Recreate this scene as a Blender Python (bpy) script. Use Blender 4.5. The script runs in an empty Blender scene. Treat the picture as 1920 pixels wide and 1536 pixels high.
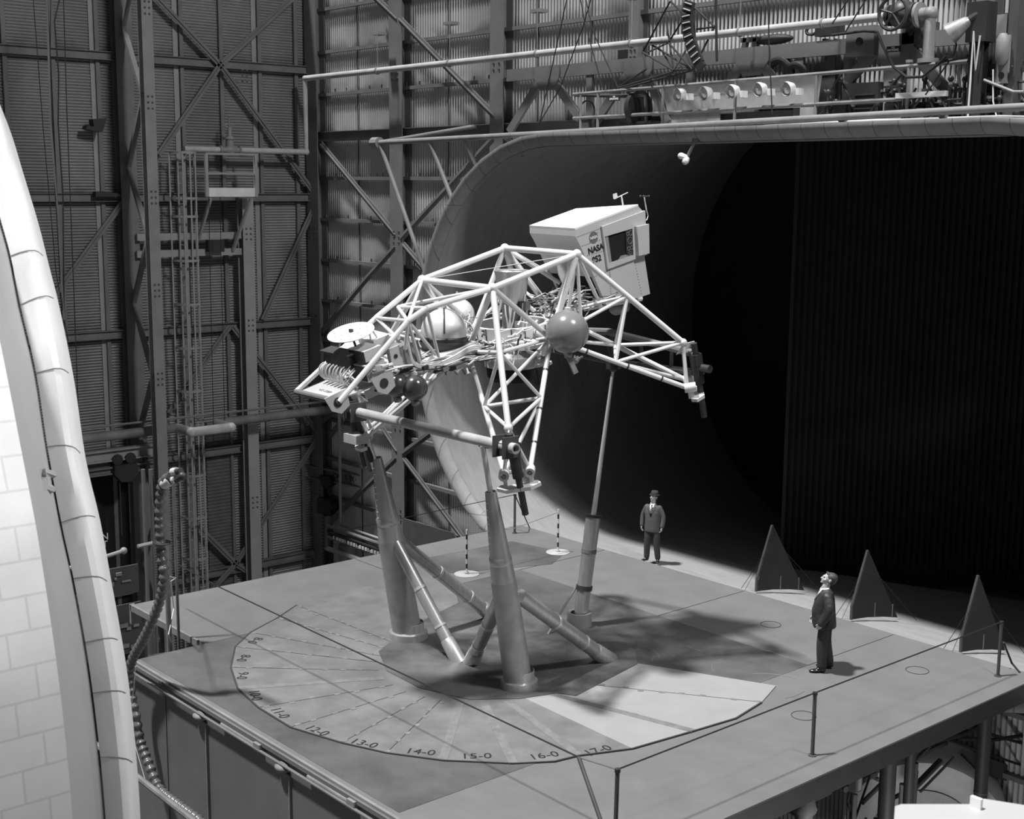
import bpy, bmesh, math, random
from mathutils import Vector, Matrix, Euler
random.seed(7)
PI = math.pi
SC = bpy.context.scene
COL = SC.collection
# ------------------------------------------------------------------ camera
H = 8.5
FPX = 2540.13
YAW, PITCH, ROLL = 0.859545, 0.163498, -0.00720391
fw = Vector((-math.sin(YAW)*math.cos(PITCH), math.cos(YAW)*math.cos(PITCH), -math.sin(PITCH)))
r0 = Vector((math.cos(YAW), math.sin(YAW), 0)); d0 = fw.cross(r0)
CR = math.cos(ROLL)*r0 + math.sin(ROLL)*d0
CD = -math.sin(ROLL)*r0 + math.cos(ROLL)*d0
CAM = Vector((0, 0, H))
cam_d = bpy.data.cameras.new('camera'); cam = bpy.data.objects.new('camera', cam_d); COL.objects.link(cam)
cam_d.sensor_fit = 'HORIZONTAL'; cam_d.sensor_width = 36; cam_d.lens = 36*FPX/1920
cam_d.dof.use_dof = True; cam_d.dof.focus_distance = 25.0; cam_d.dof.aperture_fstop = 4.0
cam_d.clip_start = 0.1; cam_d.clip_end = 400
m = Matrix.Identity(4)
for i, a in enumerate((CR, -CD, -fw)):
    for j in range(3): m[j][i] = a[j]
m.translation = CAM
cam.matrix_world = m
SC.camera = cam
# ------------------------------------------------------------------ light
SC.view_settings.view_transform = 'Standard'; SC.view_settings.look = 'None'
SC.view_settings.gamma = 1.0; SC.view_settings.use_curve_mapping = False
SC.view_settings.exposure = 0.0
w = bpy.data.worlds.new('world'); SC.world = w; w.use_nodes = True
w.node_tree.nodes['Background'].inputs[0].default_value = (1, 1, 1, 1)
w.node_tree.nodes['Background'].inputs[1].default_value = 0.075
def light(name, kind, loc, target, energy, **kw):
    d = bpy.data.lights.new(name, kind); d.energy = energy
    for k, v in kw.items(): setattr(d, k, v)
    o = bpy.data.objects.new(name, d); COL.objects.link(o); o.location = loc
    o.rotation_euler = (Vector(target)-Vector(loc)).to_track_quat('-Z', 'Y').to_euler()
    return o
SD = Vector((0.16, 0.31, -1.0))
light('overhead_floods', 'SUN', (-20, 8, 40), Vector((-20, 8, 40))+SD, 5.0, angle=math.radians(3.5))
light('side_fill', 'AREA', (-3, 17.5, 25), (-37, 15, 3), 2100, shape='SQUARE', size=3.0, spread=math.radians(120))  # added fill light, lifts the left wall

light('shell_fill', 'AREA', (-4.5, 8, 12.5), (-10.5, 2.5, 6), 110, shape='SQUARE', size=.8, spread=math.radians(80))  # unseen fill added to brighten the near shell
light('under_deck_fill', 'POINT', (-9.0, 16.0, -3.2), (-12, 17, -4), 420, shadow_soft_size=.3)  # fill light added below the deck so the duct reads bright

# ------------------------------------------------------------------ pixel rays onto real planes
def ray(px, py): return (px-960)/FPX*CR + (py-768)/FPX*CD + fw
def PX(px, py, X): d = ray(px, py); return CAM + d*(X/d.x)
def PY(px, py, Y): d = ray(px, py); return CAM + d*(Y/d.y)
def PZ(px, py, z=0.0): d = ray(px, py); return CAM + d*((z-H)/d.z)
XL, YB = -37.6, 24.0

# ------------------------------------------------------------------ mesh builder
def V3(a): return Vector(a)
def frame(d):
    d = d.normalized(); u = Vector((0, 0, 1)) if abs(d.z) < .9 else Vector((1, 0, 0))
    a = d.cross(u).normalized(); return a, a.cross(d).normalized(), d   # a = side, b = up-ish
class MB:
    def __init__(s): s.v = []; s.f = []
    def add(s, vs, fs):
        n = len(s.v); s.v += [Vector(q) for q in vs]; s.f += [tuple(i+n for i in q) for q in fs]; return s
    def obox(s, c, ax, ay, az, hx, hy, hz):
        c = Vector(c); vs = [c+ax*(i*hx)+ay*(j*hy)+az*(k*hz) for i in (-1, 1) for j in (-1, 1) for k in (-1, 1)]
        return s.add(vs, [(0, 1, 3, 2), (4, 6, 7, 5), (0, 4, 5, 1), (2, 3, 7, 6), (0, 2, 6, 4), (1, 5, 7, 3)])
    def box(s, a, b):
        a = Vector(a); b = Vector(b); h = (b-a)/2
        return s.obox((a+b)/2, Vector((1, 0, 0)), Vector((0, 1, 0)), Vector((0, 0, 1)), abs(h.x), abs(h.y), abs(h.z))
    def bar(s, p, q, wd, ht, up=None):
        p = Vector(p); q = Vector(q); d = q-p
        if up is None: a, b, dn = frame(d)
        else:
            dn = d.normalized(); a = dn.cross(Vector(up)).normalized(); b = a.cross(dn)
        return s.obox((p+q)/2, a, b, dn, wd/2, ht/2, d.length/2)
    def ibeam(s, p, q, wd, ht, up=None, t=.02):
        p = Vector(p); q = Vector(q); d = q-p
        if up is None: a, b, dn = frame(d)
        else:
            dn = d.normalized(); a = dn.cross(Vector(up)).normalized(); b = a.cross(dn)
        c = (p+q)/2; L = d.length/2
        s.obox(c+b*(ht/2-t/2), a, b, dn, wd/2, t/2, L); s.obox(c-b*(ht/2-t/2), a, b, dn, wd/2, t/2, L)
        return s.obox(c, a, b, dn, t/2, ht/2-t, L)
    def tube(s, p, q, r, r2=None, n=10, cap=True):
        p = Vector(p); q = Vector(q); r2 = r if r2 is None else r2
        return s.path([p, q], [r, r2], n, cap)
    def path(s, pts, r, n=8, cap=True, closed=False):
        pts = [Vector(p) for p in pts]; m = len(pts)
        rs = r if isinstance(r, (list, tuple)) else [r]*m
        vs = []; ref = None
        for i, p in enumerate(pts):
            if closed: t = pts[(i+1) % m]-pts[i-1]
            else: t = (pts[min(i+1, m-1)]-pts[max(i-1, 0)])
            t.normalize()
            if ref is None: ref = frame(t)[0]
            ref = (ref-t*ref.dot(t))
            if ref.length < 1e-5: ref = frame(t)[0]
            ref.normalize(); b = t.cross(ref)
            vs += [p+(ref*math.cos(2*PI*k/n)+b*math.sin(2*PI*k/n))*rs[i] for k in range(n)]
        fs = []
        for i in range(m if closed else m-1):
            j = (i+1) % m
            fs += [(i*n+k, i*n+(k+1) % n, j*n+(k+1) % n, j*n+k) for k in range(n)]
        if cap and not closed: fs += [tuple(range(n))[::-1], tuple((m-1)*n+k for k in range(n))]
        return s.add(vs, fs)
    def lathe(s, p, axis, prof, n=24, cap=True):      # prof = [(r, h)...] along axis from p
        a, b, d = frame(Vector(axis)); p = Vector(p); vs = []
        for r, h in prof: vs += [p+d*h+(a*math.cos(2*PI*k/n)+b*math.sin(2*PI*k/n))*r for k in range(n)]
        m = len(prof); fs = [(i*n+k, i*n+(k+1) % n, (i+1)*n+(k+1) % n, (i+1)*n+k) for i in range(m-1) for k in range(n)]
        if cap: fs += [tuple(range(n))[::-1], tuple((m-1)*n+k for k in range(n))]
        return s.add(vs, fs)
    def ball(s, c, r, n=24, m=14, sc=(1, 1, 1), rot=None):
        vs = []; c = Vector(c)
        for i in range(1, m):
            th = PI*i/m
            for k in range(n):
                q = Vector((math.sin(th)*math.cos(2*PI*k/n)*sc[0], math.sin(th)*math.sin(2*PI*k/n)*sc[1], math.cos(th)*sc[2]))*r
                vs.append(c+(rot @ q if rot else q))
        q0 = Vector((0, 0, r*sc[2])); q0 = rot @ q0 if rot else q0
        vs += [c+q0, c-q0]; T = len(vs)-2
        fs = [(i*n+k, (i+1)*n+k, (i+1)*n+(k+1) % n, i*n+(k+1) % n) for i in range(m-2) for k in range(n)]
        fs += [(T, k, (k+1) % n) for k in range(n)] + [(T+1, (m-2)*n+(k+1) % n, (m-2)*n+k) for k in range(n)]
        return s.add(vs, fs)
    def prism(s, pts, d):
        pts = [Vector(p) for p in pts]; d = Vector(d); n = len(pts)
        return s.add(pts+[p+d for p in pts], [tuple(range(n))[::-1], tuple(range(n, 2*n))]+[(i, (i+1) % n, n+(i+1) % n, n+i) for i in range(n)])
    def islands(s):
        par = list(range(len(s.v)))
        def f(i):
            while par[i] != i: par[i] = par[par[i]]; i = par[i]
            return i
        for q in s.f:
            a = f(q[0])
            for j in q[1:]: par[f(j)] = a
        g = {}
        for q in s.f: g.setdefault(f(q[0]), []).append(q)
        out = []
        for fs in g.values():
            ids = sorted({i for q in fs for i in q}); mp = {i: k for k, i in enumerate(ids)}
            mb = MB(); mb.v = [s.v[i] for i in ids]; mb.f = [tuple(mp[i] for i in q) for q in fs]; out.append(mb)
        return out
    def each(s, name, mt, parent=None, **kw):
        return [mb.build(name, mt, parent, **kw) for mb in s.islands()]
    def build(s, name, mt, parent=None, smooth=True, ang=35):
        me = bpy.data.meshes.new(name)
        o = bpy.data.objects.new(name, me); COL.objects.link(o)
        org = Vector((0, 0, 0))
        if parent is not None:
            org = parent.matrix_world.translation if parent.parent is None else WORLD[parent.name]
            o.parent = parent
        elif s.v:
            lo = [min(v[i] for v in s.v) for i in range(3)]; hi = [max(v[i] for v in s.v) for i in range(3)]
            org = Vector(((lo[0]+hi[0])/2, (lo[1]+hi[1])/2, lo[2]))
            o.location = org
        if parent is not None: org = WORLD[parent.name]; 
        WORLD[o.name] = org.copy()
        me.from_pydata([v-org for v in s.v], [], s.f)
        bm = bmesh.new(); bm.from_mesh(me); bmesh.ops.recalc_face_normals(bm, faces=bm.faces); bm.to_mesh(me); bm.free()
        me.materials.append(mt)
        if smooth:
            me.shade_smooth(); me.set_sharp_from_angle(angle=math.radians(ang))
        return o
WORLD = {}
def smooth(pts, n=8):
    out = []
    for i in range(len(pts)-1):
        p0, p1, p2, p3 = pts[max(i-1, 0)], pts[i], pts[i+1], pts[min(i+2, len(pts)-1)]
        for k in range(n):
            t_ = k/n; out.append(.5*((2*p1)+(-p0+p2)*t_+(2*p0-5*p1+4*p2-p3)*t_*t_+(-p0+3*p1-3*p2+p3)*t_**3))
    return out+[pts[-1]]
def thing(name, label, cat, loc=(0, 0, 0), group=None):
    o = bpy.data.objects.new(name, None); COL.objects.link(o); o.location = loc; o.empty_display_size = .2
    WORLD[o.name] = Vector(loc); o['label'] = label; o['category'] = cat
    if group: o['group'] = group
    return o
def tag(o, label, cat, group=None, kind=None):
    o['label'] = label; o['category'] = cat
    if group: o['group'] = group
    if kind: o['kind'] = kind
    return o
def struct(o): o['kind'] = 'structure'; return o

# ------------------------------------------------------------------ materials
def mat(name, g, rough=.6, metal=0.0, var=0.12, scale=3.0, bump=0.0, bscale=20.0, spec=.4, stretch=None, fine=0.0):
    mt = bpy.data.materials.new(name); mt.use_nodes = True; nt = mt.node_tree; b = nt.nodes['Principled BSDF']
    b.inputs['Roughness'].default_value = rough; b.inputs['Metallic'].default_value = metal
    b.inputs['Specular IOR Level'].default_value = spec
    tc = nt.nodes.new('ShaderNodeNewGeometry'); src = tc.outputs['Position']
    if stretch:
        mp = nt.nodes.new('ShaderNodeMapping'); mp.inputs['Scale'].default_value = stretch
        nt.links.new(src, mp.inputs['Vector']); src = mp.outputs['Vector']
    n = nt.nodes.new('ShaderNodeTexNoise'); n.inputs['Scale'].default_value = scale; n.inputs['Detail'].default_value = 6; n.inputs['Roughness'].default_value = .6
    nt.links.new(src, n.inputs['Vector'])
    r = nt.nodes.new('ShaderNodeMapRange'); r.inputs['From Min'].default_value = .3; r.inputs['From Max'].default_value = .7
    r.inputs['To Min'].default_value = g*(1-var); r.inputs['To Max'].default_value = g*(1+var)
    nt.links.new(n.outputs['Fac'], r.inputs['Value'])
    out = r.outputs['Result']
    if fine:
        n2 = nt.nodes.new('ShaderNodeTexNoise'); n2.inputs['Scale'].default_value = 60; n2.inputs['Detail'].default_value = 2
        nt.links.new(src, n2.inputs['Vector'])
        mm = nt.nodes.new('ShaderNodeMath'); mm.operation = 'MULTIPLY_ADD'; mm.inputs[1].default_value = fine*g; 
        nt.links.new(n2.outputs['Fac'], mm.inputs[0]); nt.links.new(out, mm.inputs[2]); out = mm.outputs[0]
    nt.links.new(out, b.inputs['Base Color'])
    if bump:
        bn = nt.nodes.new('ShaderNodeTexNoise'); bn.inputs['Scale'].default_value = bscale; nt.links.new(src, bn.inputs['Vector'])
        bp = nt.nodes.new('ShaderNodeBump'); bp.inputs['Strength'].default_value = bump; bp.inputs['Distance'].default_value = .02
        nt.links.new(bn.outputs['Fac'], bp.inputs['Height']); nt.links.new(bp.outputs['Normal'], b.inputs['Normal'])
    return mt
def brick_mat(name, g, bw, bh, axes=(0, 1), line=.5, mort=.02, var=.06, rough=.6, rot=0):
    mt = mat(name, g, rough, var=var); nt = mt.node_tree; b = nt.nodes['Principled BSDF']
    geo = [n for n in nt.nodes if n.type == 'NEW_GEOMETRY'][0]
    sp = nt.nodes.new('ShaderNodeSeparateXYZ'); cb = nt.nodes.new('ShaderNodeCombineXYZ')
    nt.links.new(geo.outputs['Position'], sp.inputs[0])
    nt.links.new(sp.outputs[axes[0]], cb.inputs[0]); nt.links.new(sp.outputs[axes[1]], cb.inputs[1])
    br = nt.nodes.new('ShaderNodeTexBrick'); nt.links.new(cb.outputs[0], br.inputs['Vector'])
    br.inputs['Scale'].default_value = 1; br.inputs['Brick Width'].default_value = bw; br.inputs['Row Height'].default_value = bh
    br.inputs['Mortar Size'].default_value = mort; br.inputs['Color1'].default_value = (1, 1, 1, 1); br.inputs['Color2'].default_value = (.96, .96, .96, 1)
    br.inputs['Mortar'].default_value = (line, line, line, 1)
    old = b.inputs['Base Color'].links[0].from_socket
    mx = nt.nodes.new('ShaderNodeMix'); mx.data_type = 'RGBA'; mx.blend_type = 'MULTIPLY'; mx.inputs[0].default_value = 1
    nt.links.new(old, mx.inputs[6]); nt.links.new(br.outputs['Color'], mx.inputs[7]); nt.links.new(mx.outputs[2], b.inputs['Base Color'])
    return mt
M = dict(
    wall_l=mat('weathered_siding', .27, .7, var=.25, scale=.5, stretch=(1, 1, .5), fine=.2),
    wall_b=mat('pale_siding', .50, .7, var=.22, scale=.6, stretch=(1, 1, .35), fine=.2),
    door=mat('dark_siding', .10, .8, var=.2),
    steel=mat('painted_steel', .16, .6, var=.15, scale=1.5),
    steel_m=mat('mid_painted_steel', .23, .55, var=.15, scale=1.5),
    steel_d=mat('dark_steel', .075, .6, var=.2, scale=2),
    steel_l=mat('light_painted_steel', .30, .55, var=.1, scale=2),
    pipe_l=mat('pale_pipe', .45, .5, var=.2, scale=2),
    pipe=mat('painted_pipe', .24, .5, var=.2, scale=2),
    pipe_d=mat('dirty_pipe', .17, .6, var=.3, scale=2),
    black=mat('black_paint', .03, .6, var=.2),
    deep_black=mat('dull_black', .012, .9, var=.2),
    cable=mat('cable_rubber', .02, .7, var=.1),
    plat=mat('deck_plate_paint', .150, .7, var=.12, scale=1.2, fine=.15),
    plat_d=mat('worn_dark_deck_paint', .095, .6, var=.35, scale=.9, fine=.2),
    plat_e=mat('deck_edge_paint', .03, .6, var=.15),
    fascia=mat('side_panel_paint', .14, .45, var=.12, scale=1.0),
    turn=mat('turntable_plate', .165, .6, var=.25, scale=1.5, fine=.15),
    turn_l=mat('fresh_turntable_plate', .30, .6, var=.06, scale=1.5, fine=.12),
    turn_d=mat('scuffed_turntable_plate', .10, .5, var=.55, scale=1.1, fine=.2),
    seam=mat('seam_tape', .20, .6, var=.2, scale=6),
    line=mat('joint_line', .05, .8),
    bright=mat('white_edge_paint', .7, .5, var=.1),
    tun=mat('tunnel_timber', .27, .75, var=.12, scale=2, stretch=(.4, 3, 1), fine=.15),
    tun_in=mat('tunnel_dark_lining', .02, .85, var=.2, scale=1),
    lip=brick_mat('lip_sheet', .27, .55, 4.0, axes=(0, 2), line=.55, mort=.012, var=.15),
    shell=brick_mat('shell_brick', .85, .34, .235, axes=(1, 2), line=.82, mort=.009, var=.05),
    shellw=mat('white_shell_paint', .84, .5, var=.05, scale=2),
    shellg=mat('grey_shell_band', .42, .6, var=.05, scale=2),
    alu=mat('brushed_aluminium', .52, .34, metal=.55, var=.12, scale=2.5, stretch=(6, 6, .6)),
    alu2=mat('dull_aluminium', .40, .42, metal=.45, var=.2, scale=3),
    chrome=mat('polished_steel', .72, .2, metal=.4, var=.05),
    white=mat('white_tube_paint', .74, .4, var=.05, scale=4),
    cream=mat('cabin_paint', .56, .45, var=.04, scale=2),
    roof=mat('cabin_roof_white', .9, .5, var=.02),
    tankg=mat('grey_tank_paint', .22, .22, var=.05, spec=.8),
    tankd=mat('dark_tank_paint', .07, .2, var=.1, spec=.8),
    tankw=mat('pale_polished_tank', .78, .3, metal=.3, var=.05),
    dark=mat('dark_metal', .06, .45, metal=.3, var=.3, scale=8),
    mid=mat('mid_grey_metal', .3, .45, metal=.3, var=.25, scale=8),
    ply=mat('plywood', .33, .7, var=.15, scale=4, fine=.2),
    glass=mat('lamp_glass', .8, .1, metal=.9, var=.1),
    skin=mat('skin', .48, .5, var=.03), hair=mat('dark_hair', .07, .5, var=.3, scale=30),
    jack=mat('dark_leather_jacket', .04, .48, var=.2, spec=.4, bump=.6, bscale=14), trou=mat('dark_trousers', .045, .85, var=.1),
    suit=mat('grey_suit_cloth', .10, .9, var=.08), suitp=mat('dark_suit_trousers', .05, .9, var=.08),
    shirt=mat('white_shirt', .8, .7, var=.02), tie=mat('black_tie', .015, .6), tieg=mat('grey_tie', .35, .6),
    shoe=mat('black_shoe_leather', .02, .2, spec=.7), felt=mat('dark_felt', .05, .9), ink=mat('black_ink', .02, .8), wink=mat('white_lettering', .92, .7),
)

def girt_dirt(mt, z0, step, lo=.35, width=.3):
    nt = mt.node_tree; b = nt.nodes['Principled BSDF']; old = b.inputs['Base Color'].links[0].from_socket
    def mth(op, a, c=None, d=None):
        n = nt.nodes.new('ShaderNodeMath'); n.operation = op
        for i, v in enumerate((a, c, d)):
            if v is None: continue
            if isinstance(v, (int, float)): n.inputs[i].default_value = v
            else: nt.links.new(v, n.inputs[i])
        return n.outputs[0]
    geo = [n for n in nt.nodes if n.type == 'NEW_GEOMETRY'][0]
    sp = nt.nodes.new('ShaderNodeSeparateXYZ'); nt.links.new(geo.outputs['Position'], sp.inputs[0])
    f = mth('FRACT', mth('DIVIDE', mth('SUBTRACT', sp.outputs[2], z0), step))
    mask = mth('MAXIMUM', mth('SUBTRACT', 1.0, mth('DIVIDE', f, width)), 0.0)
    ns = nt.nodes.new('ShaderNodeTexNoise'); ns.inputs['Scale'].default_value = 1.3; ns.inputs['Detail'].default_value = 8
    nt.links.new(geo.outputs['Position'], ns.inputs['Vector'])
    k = mth('MULTIPLY', mask, mth('MINIMUM', mth('MAXIMUM', mth('MULTIPLY', mth('SUBTRACT', ns.outputs['Fac'], .42), 7.0), 0.15), 1.0))
    fac = mth('SUBTRACT', 1.0, mth('MULTIPLY', k, 1-lo))
    nt.links.new(mth('MULTIPLY', old, fac), b.inputs['Base Color'])
def groove_shade(mt, axis, limit, sign, lo):  # paints shade into the siding colour, darker inside the corrugation grooves
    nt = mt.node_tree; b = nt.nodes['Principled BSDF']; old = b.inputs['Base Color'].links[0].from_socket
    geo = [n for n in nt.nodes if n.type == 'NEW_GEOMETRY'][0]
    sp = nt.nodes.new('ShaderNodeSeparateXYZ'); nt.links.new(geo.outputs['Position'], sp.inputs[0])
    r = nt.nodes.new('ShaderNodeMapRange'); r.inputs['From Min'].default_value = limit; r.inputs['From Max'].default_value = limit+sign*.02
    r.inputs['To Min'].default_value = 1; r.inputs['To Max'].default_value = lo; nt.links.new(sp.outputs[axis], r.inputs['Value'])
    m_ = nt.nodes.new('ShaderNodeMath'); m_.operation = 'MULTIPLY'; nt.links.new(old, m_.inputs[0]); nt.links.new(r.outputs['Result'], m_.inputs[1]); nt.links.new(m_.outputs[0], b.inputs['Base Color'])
groove_shade(M['wall_b'], 1, 24.005, 1, .55)
groove_shade(M['wall_l'], 0, -37.605, -1, .45)
girt_dirt(M['wall_b'], 9.99, 1.29)
girt_dirt(M['wall_l'], .28, 3.93, .6, .12)

# text as mesh
def text(sx, size, org, xd, yd, mt, parent, name='lettering', depth=.004, bold=0.0, center=True):
    cu = bpy.data.curves.new(name, 'FONT'); cu.body = sx; cu.size = size; cu.extrude = depth; cu.offset = bold*size
    if center: cu.align_x = 'CENTER'; cu.align_y = 'CENTER'
    t = bpy.data.objects.new(name, cu); COL.objects.link(t)
    dg = bpy.context.evaluated_depsgraph_get(); me = bpy.data.meshes.new_from_object(t.evaluated_get(dg))
    bpy.data.objects.remove(t); bpy.data.curves.remove(cu)
    xd = Vector(xd).normalized(); yd = Vector(yd); yd = (yd-xd*yd.dot(xd)).normalized(); zd = xd.cross(yd)
    o = bpy.data.objects.new(name, me); COL.objects.link(o)
    base = WORLD[parent.name] if parent else Vector(org)
    for v in me.vertices: v.co = Vector(org)+xd*v.co.x+yd*v.co.y+zd*v.co.z-base
    if parent: o.parent = parent
    else: o.location = org
    me.materials.clear(); me.materials.append(mt); WORLD[o.name] = base.copy()
    return o

# ================================================================== THE HALL
def mouth_z(x, s=.25):
    zc, rz, rx, xl, xr = 4.42, 5.02+s, 4.75+s, -24.3, -12.8
    dx = max(xl-x, x-xr, 0)
    if dx >= rx: return None
    h = rz*math.sqrt(1-(dx/rx)**2); return zc-h, zc+h
def mouth_x(z, s=.25):
    zc, rz, rx, xl = 4.42, 5.02+s, 4.75+s, -24.3
    if abs(z-zc) >= rz: return None
    return xl-rx*math.sqrt(1-((z-zc)/rz)**2)
def holed_wall(const, a0, a1, b0, b1, pitch, amp, n=4):
    N = int((a1-a0)/pitch*n); mb = MB()
    col = [(a0+(a1-a0)*i/N, const+amp*math.cos(2*PI*i/n)) for i in range(N+1)]
    for (x0, y0), (x1, y1) in zip(col, col[1:]):
        m0, m1 = mouth_z(x0), mouth_z(x1)
        if m0 and m1:
            mb.add([(x0, y0, b0), (x1, y1, b0), (x1, y1, m1[0]), (x0, y0, m0[0])], [(0, 1, 2, 3)]); mb.add([(x0, y0, m0[1]), (x1, y1, m1[1]), (x1, y1, b1), (x0, y0, b1)], [(0, 1, 2, 3)])
        else: mb.add([(x0, y0, b0), (x1, y1, b0), (x1, y1, b1), (x0, y0, b1)], [(0, 1, 2, 3)])
    return mb
def corrugated(axis, const, a0, a1, b0, b1, pitch, amp, n=4):
    # ridges advance along `a`; b is the other extent
    N = int((a1-a0)/pitch*n); mb = MB(); vs = []
    for i in range(N+1):
        a = a0+(a1-a0)*i/N; o = amp*math.cos(2*PI*i/n)
        for b in (b0, b1):
            if axis == 'L': vs.append((const+o, b, a))      # left wall, ridges stacked in z
            else: vs.append((a, const+o, b))                # back wall, ridges stacked in x
    return mb.add(vs, [(2*i, 2*i+1, 2*i+3, 2*i+2) for i in range(N)])
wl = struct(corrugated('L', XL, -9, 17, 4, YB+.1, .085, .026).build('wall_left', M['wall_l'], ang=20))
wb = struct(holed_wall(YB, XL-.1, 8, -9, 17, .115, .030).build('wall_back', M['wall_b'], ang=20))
fl = struct(MB().box((-45, -6, -9.2), (12, YB+2, -9)).build('floor', mat('hall_floor', .10, .8)))
X1, Y1, Z1 = Vector((1, 0, 0)), Vector((0, 1, 0)), Vector((0, 0, 1))
# wall girts and battens belong to their walls
for z in (12.05, 8.1, 4.15, .28, -3.6):
    mb = MB(); mb.ibeam((XL+.2, 4, z), (XL+.2, YB, z), .2, .24, up=Z1); mb.build('girt', M['steel'], wl)
for px in (5, 96, 179, 337, 411, 483, 551, 583):
    y = PX(px, 100, XL).y
    mb = MB(); mb.bar((XL+.09, y, -9), (XL+.09, y, 17), .12, .06, up=X1); mb.build('batten', M['steel'], wl)
for px, q in ((172, 0), (328, 0), (475, 0)):
    y = PX(px, 100, XL).y
    MB().bar((XL+.03, y, -9), (XL+.03, y, 17), .16, .02, up=X1).build('lap_seam', M['steel_l'], wl)
for a, b in (((290, -8), (413, 122)), ((413, 122), (590, 363)), ((550, -5), (413, 122)), ((413, 122), (297, 290)), ((230, 380), (98, 560)),
             ((587, 393), (493, 600)), ((430, 613), (317, 775)), ((437, 613), (600, 815)), ((597, 820), (442, 1057)), ((367, 982), (442, 1057)), ((442, 1057), (520, 1110)), ((442, 1057), (395, 1110))):
    pa, pb = PX(*a, XL+.35), PX(*b, XL+.35)
    MB().bar(pa, pb, .17, .03, up=X1).bar(pa+(pb-pa).normalized()*.01, pb, .03, .12, up=X1).build('diagonal_brace', M['steel'], wl)
for k in range(-4, 12):
    z = 9.99-1.29*k; big = k in (0, 8)
    mb = MB()
    xe = 8 if mouth_x(z) is None else mouth_x(z)-.12
    if k == 0: mb.ibeam((XL+.2, YB-.2, z), (8, YB-.2, z), .2, .30, up=Z1)
    else: mb.bar((XL+.2, YB-.1, z), (xe, YB-.1, z), .12, .10, up=Z1)
    mb.build('girt', M['steel'], wb)
x = XL+.8
mb = MB()
while x < -26:
    for k in range(-1, 8):
        if mouth_x(9.99-1.29*k) is not None and x > mouth_x(9.99-1.29*k)-.2: continue
        mb.box((x-.012, YB-.16, 9.99-1.29*k+.06), (x+.012, YB-.12, 9.99-1.29*k+.16))
    x += .62
mb.build('girt_clip', M['steel_d'], wb)
for px in (673, 843, 1010, 1110):
    x = PY(px, 200, YB).x; MB().bar((x, YB-.035, -9 if not mouth_z(x) else mouth_z(x)[1]), (x, YB-.035, 17), .03, .02, up=Y1).build('lap_seam', M['steel_d'], wb)
for a, b in (((700, -8), (745, 35)), ((749, 35), (928, 218)), ((602, 270), (742, 440)), ((927, 257), (752, 448)), ((742, 462), (690, 520)), ((756, 458), (830, 545)),
             ((690, 520), (604, 622)), ((755, 851), (824, 800)), ((718, 805), (745, 846)), ((757, 860), (868, 1008)), ((744, 858), (612, 985)), ((620, 817), (648, 780)), ((604, 790), (660, 740))):
    pa, pb = PY(*a, YB-.35), PY(*b, YB-.35)
    MB().bar(pa, pb, .19, .03, up=Y1).bar(pa, pb, .03, .12, up=Y1).build('diagonal_brace', M['steel'], wb)
# door openings in the left wall: dark recess panels set on the siding
dq = [PX(168, 872, XL+.12), PX(252, 885, XL+.12), PX(252, 1330, XL+.12), PX(168, 1330, XL+.12)]
y0, y1 = dq[0].y-2.5, dq[1].y
d1 = struct(MB().box((XL-.0, y0, -9), (XL+.12, y1, dq[1].z)).build('door_1', M['deep_black']))
q = PX(432, 790, XL+.1); q2 = PX(386, 790, XL+.1)
d2 = struct(corrugated('L', XL+.06, -9, q.z, q2.y, q.y, .11, .02).build('door_2', M['door'], ang=80))
MB().box((XL+.02, q.y-.04, -9), (XL+.16, q.y+.04, q.z)).box((XL+.02, q2.y, q.z-.04), (XL+.16, q.y, q.z+.04)).build('door_frame', M['steel'], d2)

# ---- steel columns
def column(name, px0, px1, py, label, plane, depth=.35, mtl='steel', z0=-9, z1=17, off=.2, holes=False):
    if plane == 'L':
        a, b = PX(px0, py, XL+off), PX(px1, py, XL+off); wd = abs(b.y-a.y); c = (a+b)/2
        base = Vector((XL+off, c.y, z0)); t = thing(name, label, 'column', base)
        MB().ibeam(base, (base.x, base.y, z1), wd, depth, up=X1, t=.03).build('shaft', M[mtl], t)
        fx, fy = X1, Y1
    else:
        a, b = PY(px0, py, YB-off), PY(px1, py, YB-off); wd = abs(b.x-a.x); c = (a+b)/2
        base = Vector((c.x, YB-off, z0)); t = thing(name, label, 'column', base)
        MB().ibeam(base, (base.x, base.y, z1), wd, depth, up=Y1, t=.03).build('shaft', M[mtl], t)
        fx, fy = -Y1, X1
    mb = MB()
    for z in (11.7, 7.0, 4.2, 1.4, -1.4):
        if z < z0: continue
        for i in (-1, 1):
            for k in (-1, 0, 1):
                p = Vector((c.x, c.y, z))+fx*(depth/2)+fy*(i*wd*.2)+Z1*(k*.16)
                mb.lathe(p, fx, [(.03, -.01), (.03, .02), (.012, .03)], 8)
    mb.build('rivets', M['steel_d'], t)
    return t
column('steel_column', 583, 604, 300, 'steel corner column where the two corrugated walls meet', 'B', off=.25)
column('steel_column', 738, 762, 100, 'steel column on the pale wall, first one right of the corner', 'B')
column('steel_column', 928, 953, 100, 'steel column on the pale wall, rising left of the dark tunnel mouth', 'B', z0=mouth_z(-28)[1]+.1)
column('steel_column', 1838, 1872, 30, 'steel column behind the dark mast at the top right', 'B', z0=9.8)
column('steel_column', 1188, 1206, 60, 'steel column behind the hanging boom truss', 'B', z0=9.8)
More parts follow.
